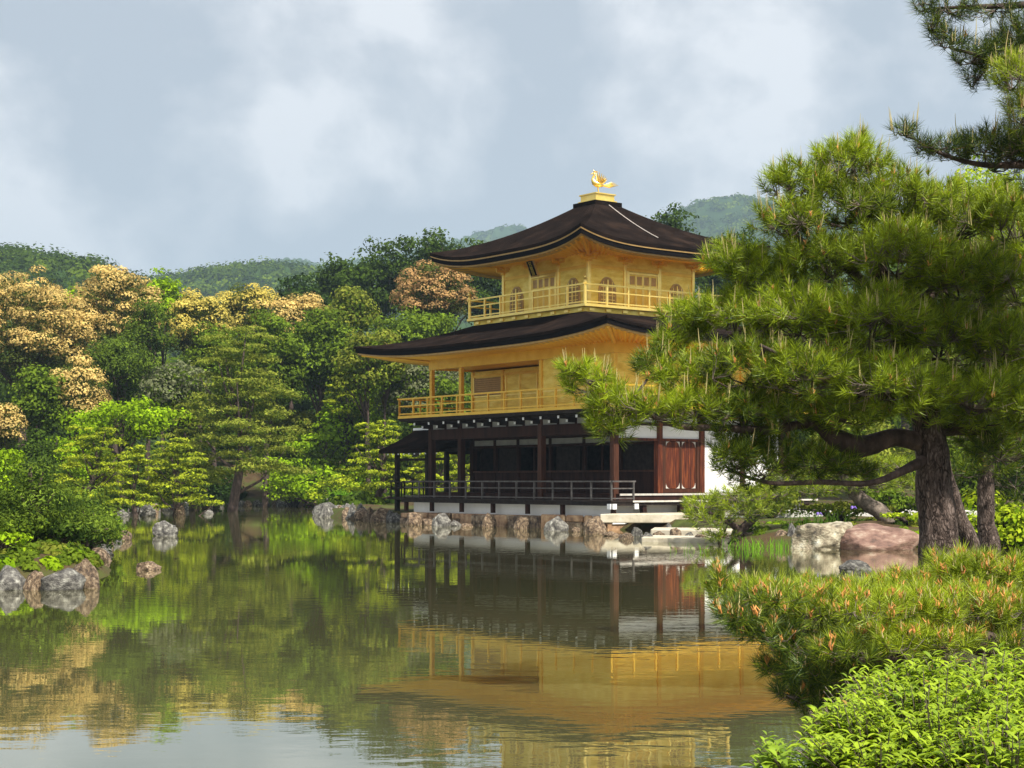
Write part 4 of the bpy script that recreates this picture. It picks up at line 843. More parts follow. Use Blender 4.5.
def hill_wood(hname, ridge, Y, depth, n, r, nl, per, seed, label, xr):
    rng = np.random.RandomState(seed); xx, hh = ridge; sp = []
    for i in range(n):
        x = rng.uniform(xr[0], xr[1]); t = -abs(rng.normal() * 0.33); t = max(t, -0.9)
        h = np.interp(x, xx, hh) * (math.cos(t * math.pi / 2) ** 0.8) - 2; sp.append((x, Y + t * depth, h + r * 0.1, r * rng.uniform(0.6, 1.35)))
    wood(hname, label, sp, M['leaf'], ['dark', 'mid', 'dark', 'deep'], seed, nl, per)
hill_wood('hill_forest', h1, 420, 150, 560, 5.6, 0.85, 210, 71, 'forest covering the near hill above the tan trees at the left', (-190, -60))
hill_wood('hill_forest', h2, 800, 200, 640, 7.5, 1.5, 110, 72, 'bluish forest on the middle hill left of the dark skyline trees', (-220, 30))
hill_wood('hill_forest', h4, 1700, 450, 1000, 10, 2.9, 70, 73, 'hazy forest on the round hill right of the upper roof', (50, 500))
hill_wood('hill_forest', h3, 2300, 500, 600, 10, 4.5, 35, 74, 'pale blue forest on the farthest hill', (-420, 130))
# ------------------------------------------------------------ near pines with real needles
def pine(name, label, Yr, trunk, limbs, pads, seed, tuft_den, nlen, nwid, nper, cand=0.4, candlen=0.10, cols=('pn_dark', 'pn_light'), trunk_mat='plates', base_label=None, under=0.35, bigmat=None, ntw=0.004, coneprob=0.5, topy=0.35):
    """trunk: (px, py, dY, radius m); limbs: lists of the same; pads: (px, py, rx, ry px, dY, rdepth m, brightness = lit or shaded tone put into the needle colour)"""
    rng = np.random.RandomState(seed); T0 = trunk[0]; X0 = (T0[0] - 512) * Yr / F; g = gz(X0, Yr + T0[2])
    root = empty(name, (X0, Yr + T0[2], g)); org = Vector((X0, Yr + T0[2], g)); tag(root, label, 'tree')
    def W(p): return at(p[0], p[1], Yr + p[2]) - org
    def smoothline(L):
        P = [W(p) for p in L]; R = [p[3] for p in L]; out = []; ro = []
        for i in range(len(P) - 1):
            p0 = P[max(i - 1, 0)]; p1 = P[i]; p2 = P[i + 1]; p3 = P[min(i + 2, len(P) - 1)]
            for k in range(5):
                t = k / 5; out.append(0.5 * ((2 * p1) + (p2 - p0) * t + (2 * p0 - 5 * p1 + 4 * p2 - p3) * t * t + (3 * p1 - p0 - 3 * p2 + p3) * t ** 3)); ro.append(R[i] + (R[i + 1] - R[i]) * t)
        out.append(P[-1]); ro.append(R[-1]); return out, ro
    def rough_tube(L, n, nm, mat):
        P, R = smoothline(L); m = MB(); m.tube(P, R, n, cap=False)
        # bark relief
        vs_ = []
        for i, v in enumerate(m.v):
            ring = i // n; c = P[min(ring, len(P) - 1)]; v = Vector(v); d = (v - c); s = 1 + 0.16 * mnoise.noise(v * 5.5 + Vector((seed, 0, 0))) + 0.10 * mnoise.noise(Vector((v.x * 16, v.y * 16, v.z * 9)))
            vs_.append(tuple(c + d * s))
        m.v = vs_; m.f.append(tuple(range(n))[::-1]); k = len(m.v) - n; m.f.append(tuple(range(k, k + n)))
        m.build(nm, M[mat], root, smooth=True); return P, R
    first = W(T0); low = (T0[0], T0[1], T0[2], T0[3]);
    P, R = smoothline(trunk); foot = P[0].copy()
    tl = list(trunk)
    if first.z > -0.3:                                             # carry the trunk down into the soil
        zpx = T0[1] + (first.z + 0.35) * F / (Yr + T0[2]); tl = [(T0[0] + 2, zpx, T0[2], T0[3] * 1.15)] + tl
    nodes = []
    P, R = rough_tube(tl, 28, 'trunk', trunk_mat); nodes += list(P[len(P) // 2:])
    for L in limbs:
        P, R = rough_tube(L, 12, 'limb', bigmat or 'bark'); nodes += list(P[3:])
    nodes_np = np.array([tuple(p) for p in nodes])
    tips = []; dirs = []; bri = []; m = MB(); tw = MB(); 
    for (px, py, rx, ry, dY, rd, br) in pads:
        Yp = Yr + dY; c = at(px, py, Yp) - org; Rx = rx * Yp / F; Rz = ry * Yp / F; Ry = rd
        n = int(tuft_den * (rx * ry) / 1000 * (0.6 + rd)) + 4
        subs = [c + Vector((rng.uniform(-.65, .65) * Rx, rng.uniform(-.65, .65) * Ry, rng.uniform(-.5, .25) * Rz)) for _ in range(max(3, n // 16))]
        # branch from nearest limb node to pad, then to sub nodes
        near = Vector(nodes_np[np.argmin(((nodes_np - np.array(tuple(c))) ** 2).sum(1))]); ce = c + Vector((0, 0, -Rz * 0.35))
        L_ = (ce - near).length; mid_ = near.lerp(ce, 0.5) + Vector((rng.uniform(-.08, .08), rng.uniform(-.08, .08), rng.uniform(-.1, .02))) * L_
        r0 = 0.010 + 0.012 * min(L_, 2.0); m.tube([near, near.lerp(mid_, .5) + Vector((0, 0, .03 * L_)), mid_, ce], [r0, r0 * .85, r0 * .7, r0 * .45], 6)
        for s in subs: 
            q = ce.lerp(s, 0.5) + Vector((0, 0, -0.12)) * (s - ce).length; m.tube([ce, q, s], [r0 * .5, r0 * .4, 0.004], 5)
        sn = np.array([tuple(s) for s in subs] + [tuple(ce)])
        d = rand_unit(rng, n); d[:, 2] = np.where(d[:, 2] < 0, d[:, 2] * np.where(rng.rand(n) < under, 1, -1), d[:, 2])
        rr = rng.uniform(0.45, 1.08, n) ** 0.7
        for i in range(n):
            tip = c + Vector((d[i, 0] * Rx, d[i, 1] * Ry, d[i, 2] * Rz)) * rr[i]
            s = Vector(sn[np.argmin(((sn - np.array(tuple(tip))) ** 2).sum(1))]); dr = (tip - s)
            dv = (Vector((d[i, 0] * 0.8, d[i, 1] * 0.6, d[i, 2] * 0.6 + 0.75)) + Vector(tuple(rng.normal(size=3) * 0.22))).normalized()
            tw.tube([s, s.lerp(tip, 0.55) - Vector((0, 0, 0.03)), tip], [ntw, ntw * .8, ntw * .6], 3, cap=False)
            tips.append(tuple(tip)); dirs.append(tuple(dv)); bri.append(br * (0.55 + 0.8 * rng.rand()) * (0.75 + 0.35 * max(d[i, 2], -0.4)))  # tufts tinted lighter on top, darker below: light painted into the needles
    m.build('branches', M['bark'], root, smooth=True); tw.build('twigs', M['twig'], root, smooth=True)
    tips = np.array(tips); dirs = np.array(dirs); bri = np.array(bri); nt_ = len(tips)
    # needles: thin triangles spraying from the last stretch of each shoot
    idx = np.repeat(np.arange(nt_), nper); N = len(idx); D = dirs[idx]; rnd = rand_unit(rng, N); rad_ = rnd - D * (rnd * D).sum(1, keepdims=True); rad_ /= np.linalg.norm(rad_, axis=1, keepdims=True) + 1e-9
    pos = rng.rand(N); ang = np.radians(78 - 55 * pos + rng.uniform(-10, 10, N))[:, None]
    nd = D * np.cos(ang) + rad_ * np.sin(ang); nd[:, 2] -= 0.06; nd /= np.linalg.norm(nd, axis=1, keepdims=True)
    base = tips[idx] + D * ((pos - 0.75) * nlen * 1.0)[:, None]; ln = (nlen * rng.uniform(0.7, 1.1, N))[:, None]
    side = np.cross(nd, rand_unit(rng, N)); side /= np.linalg.norm(side, axis=1, keepdims=True) + 1e-9
    V = np.empty((N, 3, 3)); V[:, 0] = base - side * nwid / 2; V[:, 1] = base + side * nwid / 2; V[:, 2] = base + nd * ln
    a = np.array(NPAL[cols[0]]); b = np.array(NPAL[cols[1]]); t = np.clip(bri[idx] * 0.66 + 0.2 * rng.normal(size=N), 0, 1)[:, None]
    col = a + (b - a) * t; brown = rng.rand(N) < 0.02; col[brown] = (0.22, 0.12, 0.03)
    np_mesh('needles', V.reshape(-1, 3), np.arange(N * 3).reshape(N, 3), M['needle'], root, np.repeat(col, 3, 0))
    # upright new shoots and the small orange cones at their feet
    cm = MB(); cc_ = []; om = MB()
    for i in range(nt_):
        if dirs[i, 2] < 0.45 or rng.rand() > cand * min(1.3, bri[i] + 0.2): continue
        for k in range(rng.randint(1, 4)):
            L_ = candlen * rng.uniform(0.35, 1.5); b0 = Vector(tips[i]) + Vector(tuple(rng.normal(size=3) * 0.008)); dv = (Vector(dirs[i]) * 0.3 + Vector((0, 0, 1)) + Vector(tuple(rng.normal(size=3) * 0.07))).normalized()
            cm.tube([b0, b0 + dv * L_ * .6 + Vector((rng.uniform(-.004, .004), 0, 0)), b0 + dv * L_], [0.0036, 0.0030, 0.0010], 4)
        if rng.rand() < coneprob:
            for k in range(3):
                b0 = Vector(tips[i]) + Vector(tuple(rng.normal(size=3) * 0.006)); om.tube([b0, b0 + Vector((rng.uniform(-.012, .012), rng.uniform(-.012, .012), 0.022)), b0 + Vector((rng.uniform(-.016, .016), 0, 0.042))], [0.003, 0.0048, 0.0015], 5)
    if cm.v: cm.build('new_shoots', M['shoot'], root)
    if om.v: om.build('pollen_cones', M['cone'], root)
    return root
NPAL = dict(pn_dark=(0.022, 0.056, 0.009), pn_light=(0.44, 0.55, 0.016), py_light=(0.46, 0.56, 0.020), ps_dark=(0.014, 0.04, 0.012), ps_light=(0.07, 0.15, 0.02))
M['shoot'] = surf('new_pine_shoot', [(0.3, (0.34, 0.26, 0.11)), (0.7, (0.52, 0.45, 0.18))], 3, rough=0.8, bump=0)
M['cone'] = surf('orange_pollen_cone', [(0.3, (0.42, 0.15, 0.04)), (0.7, (0.62, 0.28, 0.07))], 6, rough=0.8, bump=0)

# main pine, right: px, py, dY, radius
trunkA = [(941, 572, 0, .175), (939, 540, 0, .158), (936, 505, 0, .146), (933, 470, 0, .136), (929, 435, 0, .128), (922, 400, .05, .125), (905, 350, .1, .10), (885, 290, .15, .075), (868, 230, .1, .05), (852, 175, .1, .028)]
limbsA = [
    [(925, 444, 0, .085), (895, 438, -.1, .07), (862, 446, -.15, .095), (835, 438, -.2, .075), (812, 424, -.2, .04), (770, 430, -.25, .035), (720, 428, -.3, .028), (670, 424, -.35, .02), (610, 392, -.35, .012)],
    [(930, 456, 0, .055), (905, 470, -.2, .035), (870, 483, -.3, .024), (820, 482, -.3, .022), (770, 483, -.3, .016), (728, 470, -.3, .012)],
    [(925, 405, 0, .07), (895, 400, -.3, .05), (862, 392, -.5, .03), (835, 385, -.6, .024), (800, 365, -.6, .018), (760, 345, -.6, .012)],
    [(912, 370, .1, .06), (860, 345, .3, .045), (800, 325, .4, .03), (740, 300, .4, .02), (700, 300, .4, .012)],
    [(895, 320, .1, .05), (850, 270, .1, .04), (800, 240, 0, .025), (770, 215, 0, .015)],
    [(925, 410, 0, .07), (965, 385, .2, .055), (1000, 360, .2, .045), (1050, 340, .2, .03)],
    [(900, 330, .1, .055), (940, 285, .2, .045), (980, 260, .3, .03), (1030, 245, .3, .02)],
    [(930, 430, 0, .06), (975, 430, .3, .045), (1020, 440, .4, .03)]]
padsA = [
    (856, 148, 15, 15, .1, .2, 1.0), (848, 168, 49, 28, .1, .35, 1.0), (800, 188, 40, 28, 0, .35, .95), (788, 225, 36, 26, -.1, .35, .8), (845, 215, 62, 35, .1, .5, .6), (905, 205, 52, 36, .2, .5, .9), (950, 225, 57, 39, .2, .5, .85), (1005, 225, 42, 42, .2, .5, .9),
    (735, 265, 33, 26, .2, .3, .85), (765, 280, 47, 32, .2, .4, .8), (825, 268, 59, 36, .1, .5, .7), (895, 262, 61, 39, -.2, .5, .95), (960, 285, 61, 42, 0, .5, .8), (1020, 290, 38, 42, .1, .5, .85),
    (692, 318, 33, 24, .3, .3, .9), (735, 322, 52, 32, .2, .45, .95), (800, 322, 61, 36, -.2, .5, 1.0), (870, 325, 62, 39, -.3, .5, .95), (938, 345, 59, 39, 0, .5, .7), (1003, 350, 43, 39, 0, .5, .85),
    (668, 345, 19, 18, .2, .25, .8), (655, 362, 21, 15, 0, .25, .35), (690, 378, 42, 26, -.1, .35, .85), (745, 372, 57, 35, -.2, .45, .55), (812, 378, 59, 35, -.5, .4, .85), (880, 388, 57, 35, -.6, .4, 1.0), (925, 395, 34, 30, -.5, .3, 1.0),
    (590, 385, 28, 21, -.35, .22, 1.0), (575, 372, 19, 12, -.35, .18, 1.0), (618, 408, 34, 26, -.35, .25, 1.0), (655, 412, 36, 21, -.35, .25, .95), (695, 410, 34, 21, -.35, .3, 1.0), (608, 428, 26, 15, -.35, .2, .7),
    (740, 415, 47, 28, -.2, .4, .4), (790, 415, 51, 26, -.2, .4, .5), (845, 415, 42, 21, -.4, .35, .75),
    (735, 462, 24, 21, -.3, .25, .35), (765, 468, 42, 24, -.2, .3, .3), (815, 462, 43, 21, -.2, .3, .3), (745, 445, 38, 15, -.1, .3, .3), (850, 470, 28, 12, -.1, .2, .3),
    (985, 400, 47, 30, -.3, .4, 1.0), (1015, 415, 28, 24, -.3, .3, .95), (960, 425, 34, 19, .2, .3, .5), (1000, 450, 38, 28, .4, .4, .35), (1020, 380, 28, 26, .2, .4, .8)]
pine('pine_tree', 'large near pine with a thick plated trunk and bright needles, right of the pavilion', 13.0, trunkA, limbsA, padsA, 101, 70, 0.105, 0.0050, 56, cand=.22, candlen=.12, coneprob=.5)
# candle-topped leader sprig
# second pine behind it at the right edge
trunkB = [(990, 552, 0, .11), (986, 520, 0, .09), (986, 480, 0, .085), (988, 440, 0, .09), (992, 400, 0, .08), (1000, 330, 0, .06), (1010, 260, 0, .04)]
limbsB = [[(990, 420, 0, .05), (960, 400, .2, .035), (920, 395, .2, .02)], [(995, 370, 0, .05), (1030, 340, .2, .03)], [(1000, 320, 0, .05), (965, 290, 0, .03), (930, 280, 0, .02)]]
padsB = [(930, 400, 56, 30, .2, .6, .3), (985, 440, 56, 30, 0, .6, .3), (1030, 430, 40, 40, .2, .6, .4), (970, 350, 66, 36, .2, .7, .45), (1030, 340, 50, 50, .2, .6, .5), (950, 300, 60, 34, 0, .7, .5), (1010, 265, 60, 50, 0, .7, .7), (975, 470, 50, 18, 0, .5, .3), (1015, 480, 30, 20, .2, .4, .3), (890, 360, 60, 40, .3, .6, .35), (820, 350, 60, 34, .3, .5, .4), (770, 395, 60, 30, .3, .5, .3)]
pine('pine_tree', 'thinner dark-trunked pine standing just behind the big pine at the right', 17.0, trunkB, limbsB, padsB, 102, 34, 0.12, 0.006, 44, cand=.08)
# third stem close behind the big trunk
pine('pine_tree', 'short dark stem leaning against the right side of the big pine trunk', 14.6, [(972, 556, 0, .085), (960, 520, 0, .07), (948, 480, 0, .06), (940, 440, 0, .05), (934, 400, 0, .04), (930, 372, 0, .03)], [], [(925, 372, 40, 24, 0, .4, .5), (960, 366, 36, 24, 0, .4, .5)], 103, 30, 0.11, 0.0045, 40, cand=.2)
# pine whose trunk stands out of frame on the right, branches reach in at the top
trunkC = [(1190, 640, 0, .24), (1180, 500, 0, .20), (1175, 350, 0, .17), (1170, 200, 0, .14), (1165, 50, 0, .11), (1160, -120, 0, .06)]
limbsC = [[(1170, 190, 0, .08), (1100, 172, 0, .05), (1040, 165, 0, .032), (985, 165, 0, .02), (945, 155, 0, .014), (912, 138, 0, .008)],
          [(1168, 100, 0, .07), (1100, 95, 0, .04), (1050, 85, 0, .025), (1000, 62, 0, .014), (950, 48, 0, .010)],
          [(1165, 0, 0, .06), (1080, 2, 0, .035), (1000, 6, 0, .02), (940, 8, 0, .010)],
          [(1170, 150, 0, .06), (1100, 130, -.2, .04), (1035, 110, -.3, .02)]]
padsC = [(925, 6, 16, 8, 0, .15, 0.14), (952, 10, 26, 9, 0, .2, 0.11), (995, 8, 34, 8, 0, .3, 0.11), (935, 28, 12, 14, 0, .12, 0.23), (950, 42, 20, 14, 0, .15, 0.16), (972, 58, 24, 14, 0, .2, 0.14), (1000, 60, 28, 24, 0, .25, 0.14), (1020, 40, 26, 24, 0, .25, 0.14), (978, 76, 16, 10, 0, .15, 0.09),
         (1012, 80, 22, 26, -.3, .2, 1.0), (1020, 115, 18, 26, -.3, .2, 0.90), (905, 132, 14, 10, 0, .1, 0.14), (925, 146, 20, 9, 0, .12, 0.16), (950, 152, 26, 14, 0, .2, 0.14), (985, 148, 36, 22, 0, .3, 0.16), (1015, 155, 30, 26, 0, .3, 0.14), (1060, 60, 50, 50, 0, .5, 0.23), (1060, 150, 50, 40, 0, .5, 0.23), (1120, 90, 60, 80, 0, .6, 0.23)]  # needle colour carries the light: bright pads lit, the rest shaded
pine('pine_tree', 'dark pine boughs hanging in at the top right corner, its trunk out of frame', 11.5, trunkC, limbsC, padsC, 104, 90, 0.095, 0.0034, 44, cand=.3, candlen=.13, cols=('ps_dark', 'py_light'), coneprob=.2)
# low foreground pine spreading over the water
trunkD = [(1060, 740, .2, .10), (1040, 690, .1, .09), (1010, 655, 0, .075), (970, 640, 0, .06)]
limbsD = [[(1010, 652, 0, .06), (960, 640, 0, .045), (910, 640, .1, .035), (860, 636, .3, .024), (800, 632, .4, .014), (755, 622, .4, .006)],
          [(990, 645, .1, .05), (950, 612, .4, .035), (890, 600, .6, .025), (820, 598, .8, .014), (765, 598, .8, .006)],
          [(1020, 655, .1, .05), (1010, 610, .6, .035), (970, 575, .9, .02)], [(960, 640, 0, .04), (920, 655, -.3, .025), (860, 660, -.4, .012)]]
padsD = [(728, 592, 22, 12, .8, .25, .8), (762, 594, 34, 15, .9, .35, .95), (808, 597, 40, 16, .8, .4, .95), (860, 595, 44, 15, .9, .4, .95), (910, 588, 44, 17, 1.0, .4, 1.0), (965, 572, 44, 20, 1.0, .4, 1.0), (1010, 580, 34, 24, .9, .4, 1.0),
         (770, 600, 36, 16, .2, .4, .6), (820, 612, 44, 20, .2, .4, .8), (870, 612, 44, 20, 0, .4, 1.0), (925, 612, 44, 22, .1, .4, 1.0), (980, 608, 44, 22, .2, .4, 1.0), (1015, 612, 26, 20, .2, .4, .9),
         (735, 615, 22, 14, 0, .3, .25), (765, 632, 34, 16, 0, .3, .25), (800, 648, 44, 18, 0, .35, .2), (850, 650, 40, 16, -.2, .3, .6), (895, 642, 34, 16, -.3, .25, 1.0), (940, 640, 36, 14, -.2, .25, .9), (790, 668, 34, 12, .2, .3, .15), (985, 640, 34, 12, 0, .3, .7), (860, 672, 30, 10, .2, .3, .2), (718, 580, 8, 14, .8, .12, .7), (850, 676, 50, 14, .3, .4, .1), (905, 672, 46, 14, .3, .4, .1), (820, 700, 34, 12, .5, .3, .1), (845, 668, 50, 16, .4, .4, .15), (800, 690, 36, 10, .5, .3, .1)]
pine('dwarf_pine', 'low pine with orange-tipped yellow-green needles spreading over the water in the right foreground', 8.0, trunkD, limbsD, padsD, 105, 74, 0.085, 0.0036, 56, cand=.6, candlen=.04, cols=('pn_dark', 'py_light'), trunk_mat='bark', coneprob=.75, ntw=.003)
# small garden pines beside the boulders
pine('garden_pine', 'leaning grey-trunked garden pine behind the boulders', 46, [(893, 528, 0, .26), (880, 512, 0, .23), (862, 500, 0, .20), (850, 486, 0, .18), (846, 474, 0, .14)], [[(848, 480, 0, .12), (820, 474, 0, .09), (790, 478, 0, .06)], [(850, 478, 0, .12), (880, 466, 0, .09), (905, 470, 0, .06)]],
     [(800, 478, 40, 12, 0, 1.0, .8), (840, 464, 44, 14, 0, 1.2, .9), (885, 470, 34, 12, 0, 1.0, .8), (815, 492, 30, 9, -.5, .8, .7), (865, 484, 30, 8, -.8, .8, .7), (775, 488, 26, 8, 0, .8, .9), (905, 485, 22, 8, 0, .8, .7)], 106, 120, 0.22, 0.018, 26, cand=0, cols=('pn_dark', 'py_light'), trunk_mat='twig', ntw=.012)
pine('garden_pine', 'low yellow-green garden pine reaching over the water beside the stone steps', 45, [(735, 546, 0, .16), (738, 534, 0, .13), (752, 520, 0, .11), (768, 506, 0, .09)], [[(740, 530, 0, .1), (725, 520, -.3, .07), (708, 512, -.3, .04)], [(755, 518, 0, .09), (740, 504, 0, .06), (720, 498, 0, .04)]],
     [(708, 505, 26, 8, 0, .8, .95), (738, 498, 34, 10, 0, .9, 1.0), (772, 494, 26, 10, .2, .8, .8), (712, 520, 26, 8, -.3, .8, .85), (745, 512, 26, 9, -.3, .8, .7), (722, 536, 18, 7, -.3, .6, .7), (768, 512, 22, 8, .2, .7, .5), (700, 514, 18, 7, -.2, .6, .9)], 107, 130, 0.22, 0.018, 26, cand=0, cols=('pn_dark', 'py_light'), trunk_mat='bark', ntw=.012)

# ------------------------------------------------------------ foreground leafy shrub, real folded leaves
def leafy(name, label, sprays, seed, nleaf, size, cols):
    """sprays: (px, py, Y, rx px, ry px, depth m, count of stems)"""
    rng = np.random.RandomState(seed); p0 = sprays[0]; c0 = at(p0[0], p0[1], p0[2]); org = Vector((c0.x, c0.y, gz(c0.x, c0.y))); root = empty(name, tuple(org)); tag(root, label, 'shrub')
    st = MB(); LV = []; LC = []
    for (px, py, Y, rx, ry, rd, ns) in sprays:
        c = at(px, py, Y) - org; Rx = rx * Y / F; Rz = ry * Y / F
        for k in range(ns):
            a, b, h = rng.uniform(-1, 1, 3); 
            if a * a + b * b > 1: continue
            top = c + Vector((a * Rx, b * rd, Rz * (math.sqrt(max(0, 1 - 0.8 * (a * a + b * b))) * rng.uniform(0.4, 1.0) + .28 * math.sin(a * 7 + px) * math.cos(b * 6 + py) + (.25 if rng.rand() < .12 else 0)))); bot = c + Vector((a * Rx * 0.5, b * rd * 0.6 + .05, -Rz * 0.9))
            L_ = (top - bot).length; pts = [bot, bot.lerp(top, .5) + Vector((0, 0, .08 * L_)), top + Vector((a * .03, b * .03, 0))]; st.tube(pts, [.0045, .003, .0012], 4, cap=False)
            hue = rng.rand() * 1.7 - .35; ssz = rng.uniform(.7, 1.35)
            for j in range(nleaf):
                t = 1 - 0.72 * (j / nleaf) ** 1.2; q = bot.lerp(top, t); ang = j * 2.4 + rng.uniform(-.4, .4); out = Vector((math.cos(ang), math.sin(ang), rng.uniform(-.15, .45) + (0.5 if j < 2 else 0))).normalized()
                s = size * ssz * rng.uniform(.6, 1.15) * (0.75 if j < 2 else 1); sd_ = out.cross(Vector((0, 0, 1))).normalized(); nrm = sd_.cross(out).normalized()
                w = s * .21; drop = Vector((0, 0, -.12 * s)); b0 = q + out * s * .12
                m1 = b0 + out * s * .34; m2 = b0 + out * s * .68; tipp = b0 + out * s + drop * 1.6
                up = nrm * w * .45
                LV += [b0, m1 - drop * .2, m2 + drop * .4, tipp, m1 + sd_ * w + up, m2 + sd_ * w * .7 + up * .8 + drop * .4, m1 - sd_ * w + up, m2 - sd_ * w * .7 + up * .8 + drop * .4]
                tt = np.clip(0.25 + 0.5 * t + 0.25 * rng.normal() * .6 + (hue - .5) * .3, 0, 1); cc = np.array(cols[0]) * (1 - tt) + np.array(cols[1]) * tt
                if rng.rand() < .012: cc = np.array((.35, .22, .04))
                LC += [cc] * 8
    st.build('stems', M['twig'], root)
    n = len(LV) // 8; base = np.arange(n)[:, None, None] * 8
    Fq = np.array([[0, 4, 1, 1], [1, 4, 5, 2], [2, 5, 3, 3], [0, 1, 6, 6], [1, 2, 7, 6], [2, 3, 7, 7]])
    tri = np.array([[0, 4, 1], [1, 4, 5], [1, 5, 2], [2, 5, 3], [0, 1, 6], [1, 7, 6], [1, 2, 7], [2, 3, 7]])
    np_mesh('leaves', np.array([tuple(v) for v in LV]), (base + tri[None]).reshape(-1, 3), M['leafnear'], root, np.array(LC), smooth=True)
    return root
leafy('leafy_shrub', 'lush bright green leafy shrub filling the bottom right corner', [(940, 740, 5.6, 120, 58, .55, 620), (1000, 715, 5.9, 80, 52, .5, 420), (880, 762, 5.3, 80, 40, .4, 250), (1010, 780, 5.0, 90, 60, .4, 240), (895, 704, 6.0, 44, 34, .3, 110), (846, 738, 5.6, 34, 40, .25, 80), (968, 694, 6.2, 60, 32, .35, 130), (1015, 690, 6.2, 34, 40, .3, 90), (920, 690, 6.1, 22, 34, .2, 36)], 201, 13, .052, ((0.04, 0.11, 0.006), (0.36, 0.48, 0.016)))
leafy('leafy_shrub', 'small separate leafy sprig at the bottom edge, left of the lush shrub', [(795, 768, 5.4, 42, 26, .18, 34), (822, 775, 5.3, 26, 22, .15, 18)], 202, 10, .062, ((0.05, 0.12, 0.01), (0.28, 0.40, 0.02)))

# ------------------------------------------------------------ grass and iris tufts at the water's edge
def blades(name, label, cat, spots, seed, h, w, cols, flowers=0):
    rng = np.random.RandomState(seed); V = []; Cc = []; x0, y0, _ = spots[0]; g0 = max(gz(x0, y0), -0.05); root = empty(name, (x0, y0, g0)); tag(root, label, cat)
    fl = MB()
    for (x, y, n) in spots:
        for k in range(n):
            a = rng.uniform(0, 6.28); r = rng.rand() ** .5 * .35; bx, by = x + math.cos(a) * r * 1.6 - x0, y + math.sin(a) * r - y0; bz = max(gz(x, y), -.05) - g0; L_ = h * rng.uniform(.5, 1.1)
            ln = Vector((rng.normal() * .22, rng.normal() * .22, 1)).normalized(); s = Vector((rng.normal(), rng.normal(), 0)).normalized() * w / 2; b = Vector((bx, by, bz)); m_ = b + ln * L_ * .55; t = m_ + (ln + Vector((ln.x * 1.2, ln.y * 1.2, -.15))) * L_ * .45
            V += [b - s, b + s, m_ + s * .8, m_ - s * .8, m_ - s * .8, m_ + s * .8, t, t]; c = np.array(cols[0]) + (np.array(cols[1]) - np.array(cols[0])) * rng.rand(); Cc += [c] * 8
            if flowers and rng.rand() < flowers:
                for q in range(3):
                    aa = q * 2.1; fl.tube([t, t + Vector((math.cos(aa) * .05, math.sin(aa) * .05, .03)), t + Vector((math.cos(aa) * .10, math.sin(aa) * .10, -.02))], [.012, .035, .01], 5)
    V = np.array([tuple(v) for v in V]); n = len(V) // 8; b = np.arange(n)[:, None] * 8
    F3 = np.concatenate([b + np.array([0, 1, 2]), b + np.array([0, 2, 3]), b + np.array([4, 5, 6])]); np_mesh('blades', V, F3, M['leaf'], root, np.array(Cc))
    if fl.v: fl.build('flowers', M['iris'], root)
M['iris'] = surf('violet_petal', [(0.3, (0.16, 0.09, 0.42)), (0.7, (0.30, 0.20, 0.62))], 8, rough=0.7, bump=0)
GR = ((0.08, 0.22, 0.01), (0.22, 0.42, 0.03))
blades('iris_clump', 'row of bright green water grass left of the mottled boulder', 'water plants', [(at(x, 481, 41.6).x, 41.6 + .3 * math.sin(x), 24) for x in range(738, 792, 9)], 301, .42, .016, GR)
blades('iris_clump', 'bright green grass tuft at the foot of the big pine trunk', 'water plants', [(at(x, 481, 24).x, 24, 50) for x in (905, 915, 925)], 302, .45, .012, GR, .03)
blades('iris_clump', 'bright grass tuft on the far rocks left of the fishing deck', 'water plants', [(at(340, 481, 92).x, 92, 90), (at(346, 481, 92).x, 91.5, 60)], 303, 1.1, .05, GR)
blades('iris_clump', 'small violet-flowered iris among the stones behind the mottled boulder', 'water plants', [(at(x, 481, 44.5).x, 44.5, 40) for x in (806, 818, 830)], 304, .55, .02, ((0.05, 0.12, 0.01), (0.12, 0.2, 0.03)), .014)
blades('iris_clump', 'sparse grass sprigs standing in the water before the stone steps', 'water plants', [(at(693, 481, 40).x, 40, 26)], 305, .35, .014, GR)

# ------------------------------------------------------------ rocks, every one an object
def ico(sub):
    b = bmesh.new(); bmesh.ops.create_icosphere(b, subdivisions=sub, radius=1); V = np.array([tuple(v.co) for v in b.verts]); Fc = np.array([[v.index for v in f.verts] for f in b.faces]); b.free(); return V, Fc
ICO = ico(5); ICO4 = ico(4)
def rock_mesh(seed, cuts=9, rough=.10, ic=None):
    rng = np.random.RandomState(seed); V, Fc = ic or ICO4; V = V.copy()
    for k in range(cuts):
        n = rand_unit(rng, 1)[0]; n[2] = abs(n[2]) * .9; n /= np.linalg.norm(n); d = rng.uniform(.55, .85); s = V @ n; ov = np.maximum(s - d, 0); V -= ov[:, None] * n[None] * .92
    for i in range(len(V)):
        p = Vector(V[i]) * 1.7 + Vector((seed * 3.1, 0, 0)); f = 1 + rough * mnoise.noise(p) * 1.6 + rough * .5 * mnoise.noise(p * 3.1) + rough * .28 * mnoise.noise(p * 8) + rough * .12 * mnoise.noise(p * 19); V[i] *= f
    me = bpy.data.meshes.new('rock'); me.from_pydata(V.tolist(), [], Fc.tolist()); me.polygons.foreach_set('use_smooth', [True] * len(Fc)); me.update(); return me
RM = {}
for mt in ('rock_grey', 'rock_brown'):
    RM[mt] = []
    for s in range(6):
        me = rock_mesh(40 + s + (10 if mt == 'rock_brown' else 0)); me.materials.append(M[mt]); RM[mt].append(me)
rr_ = np.random.RandomState(9)
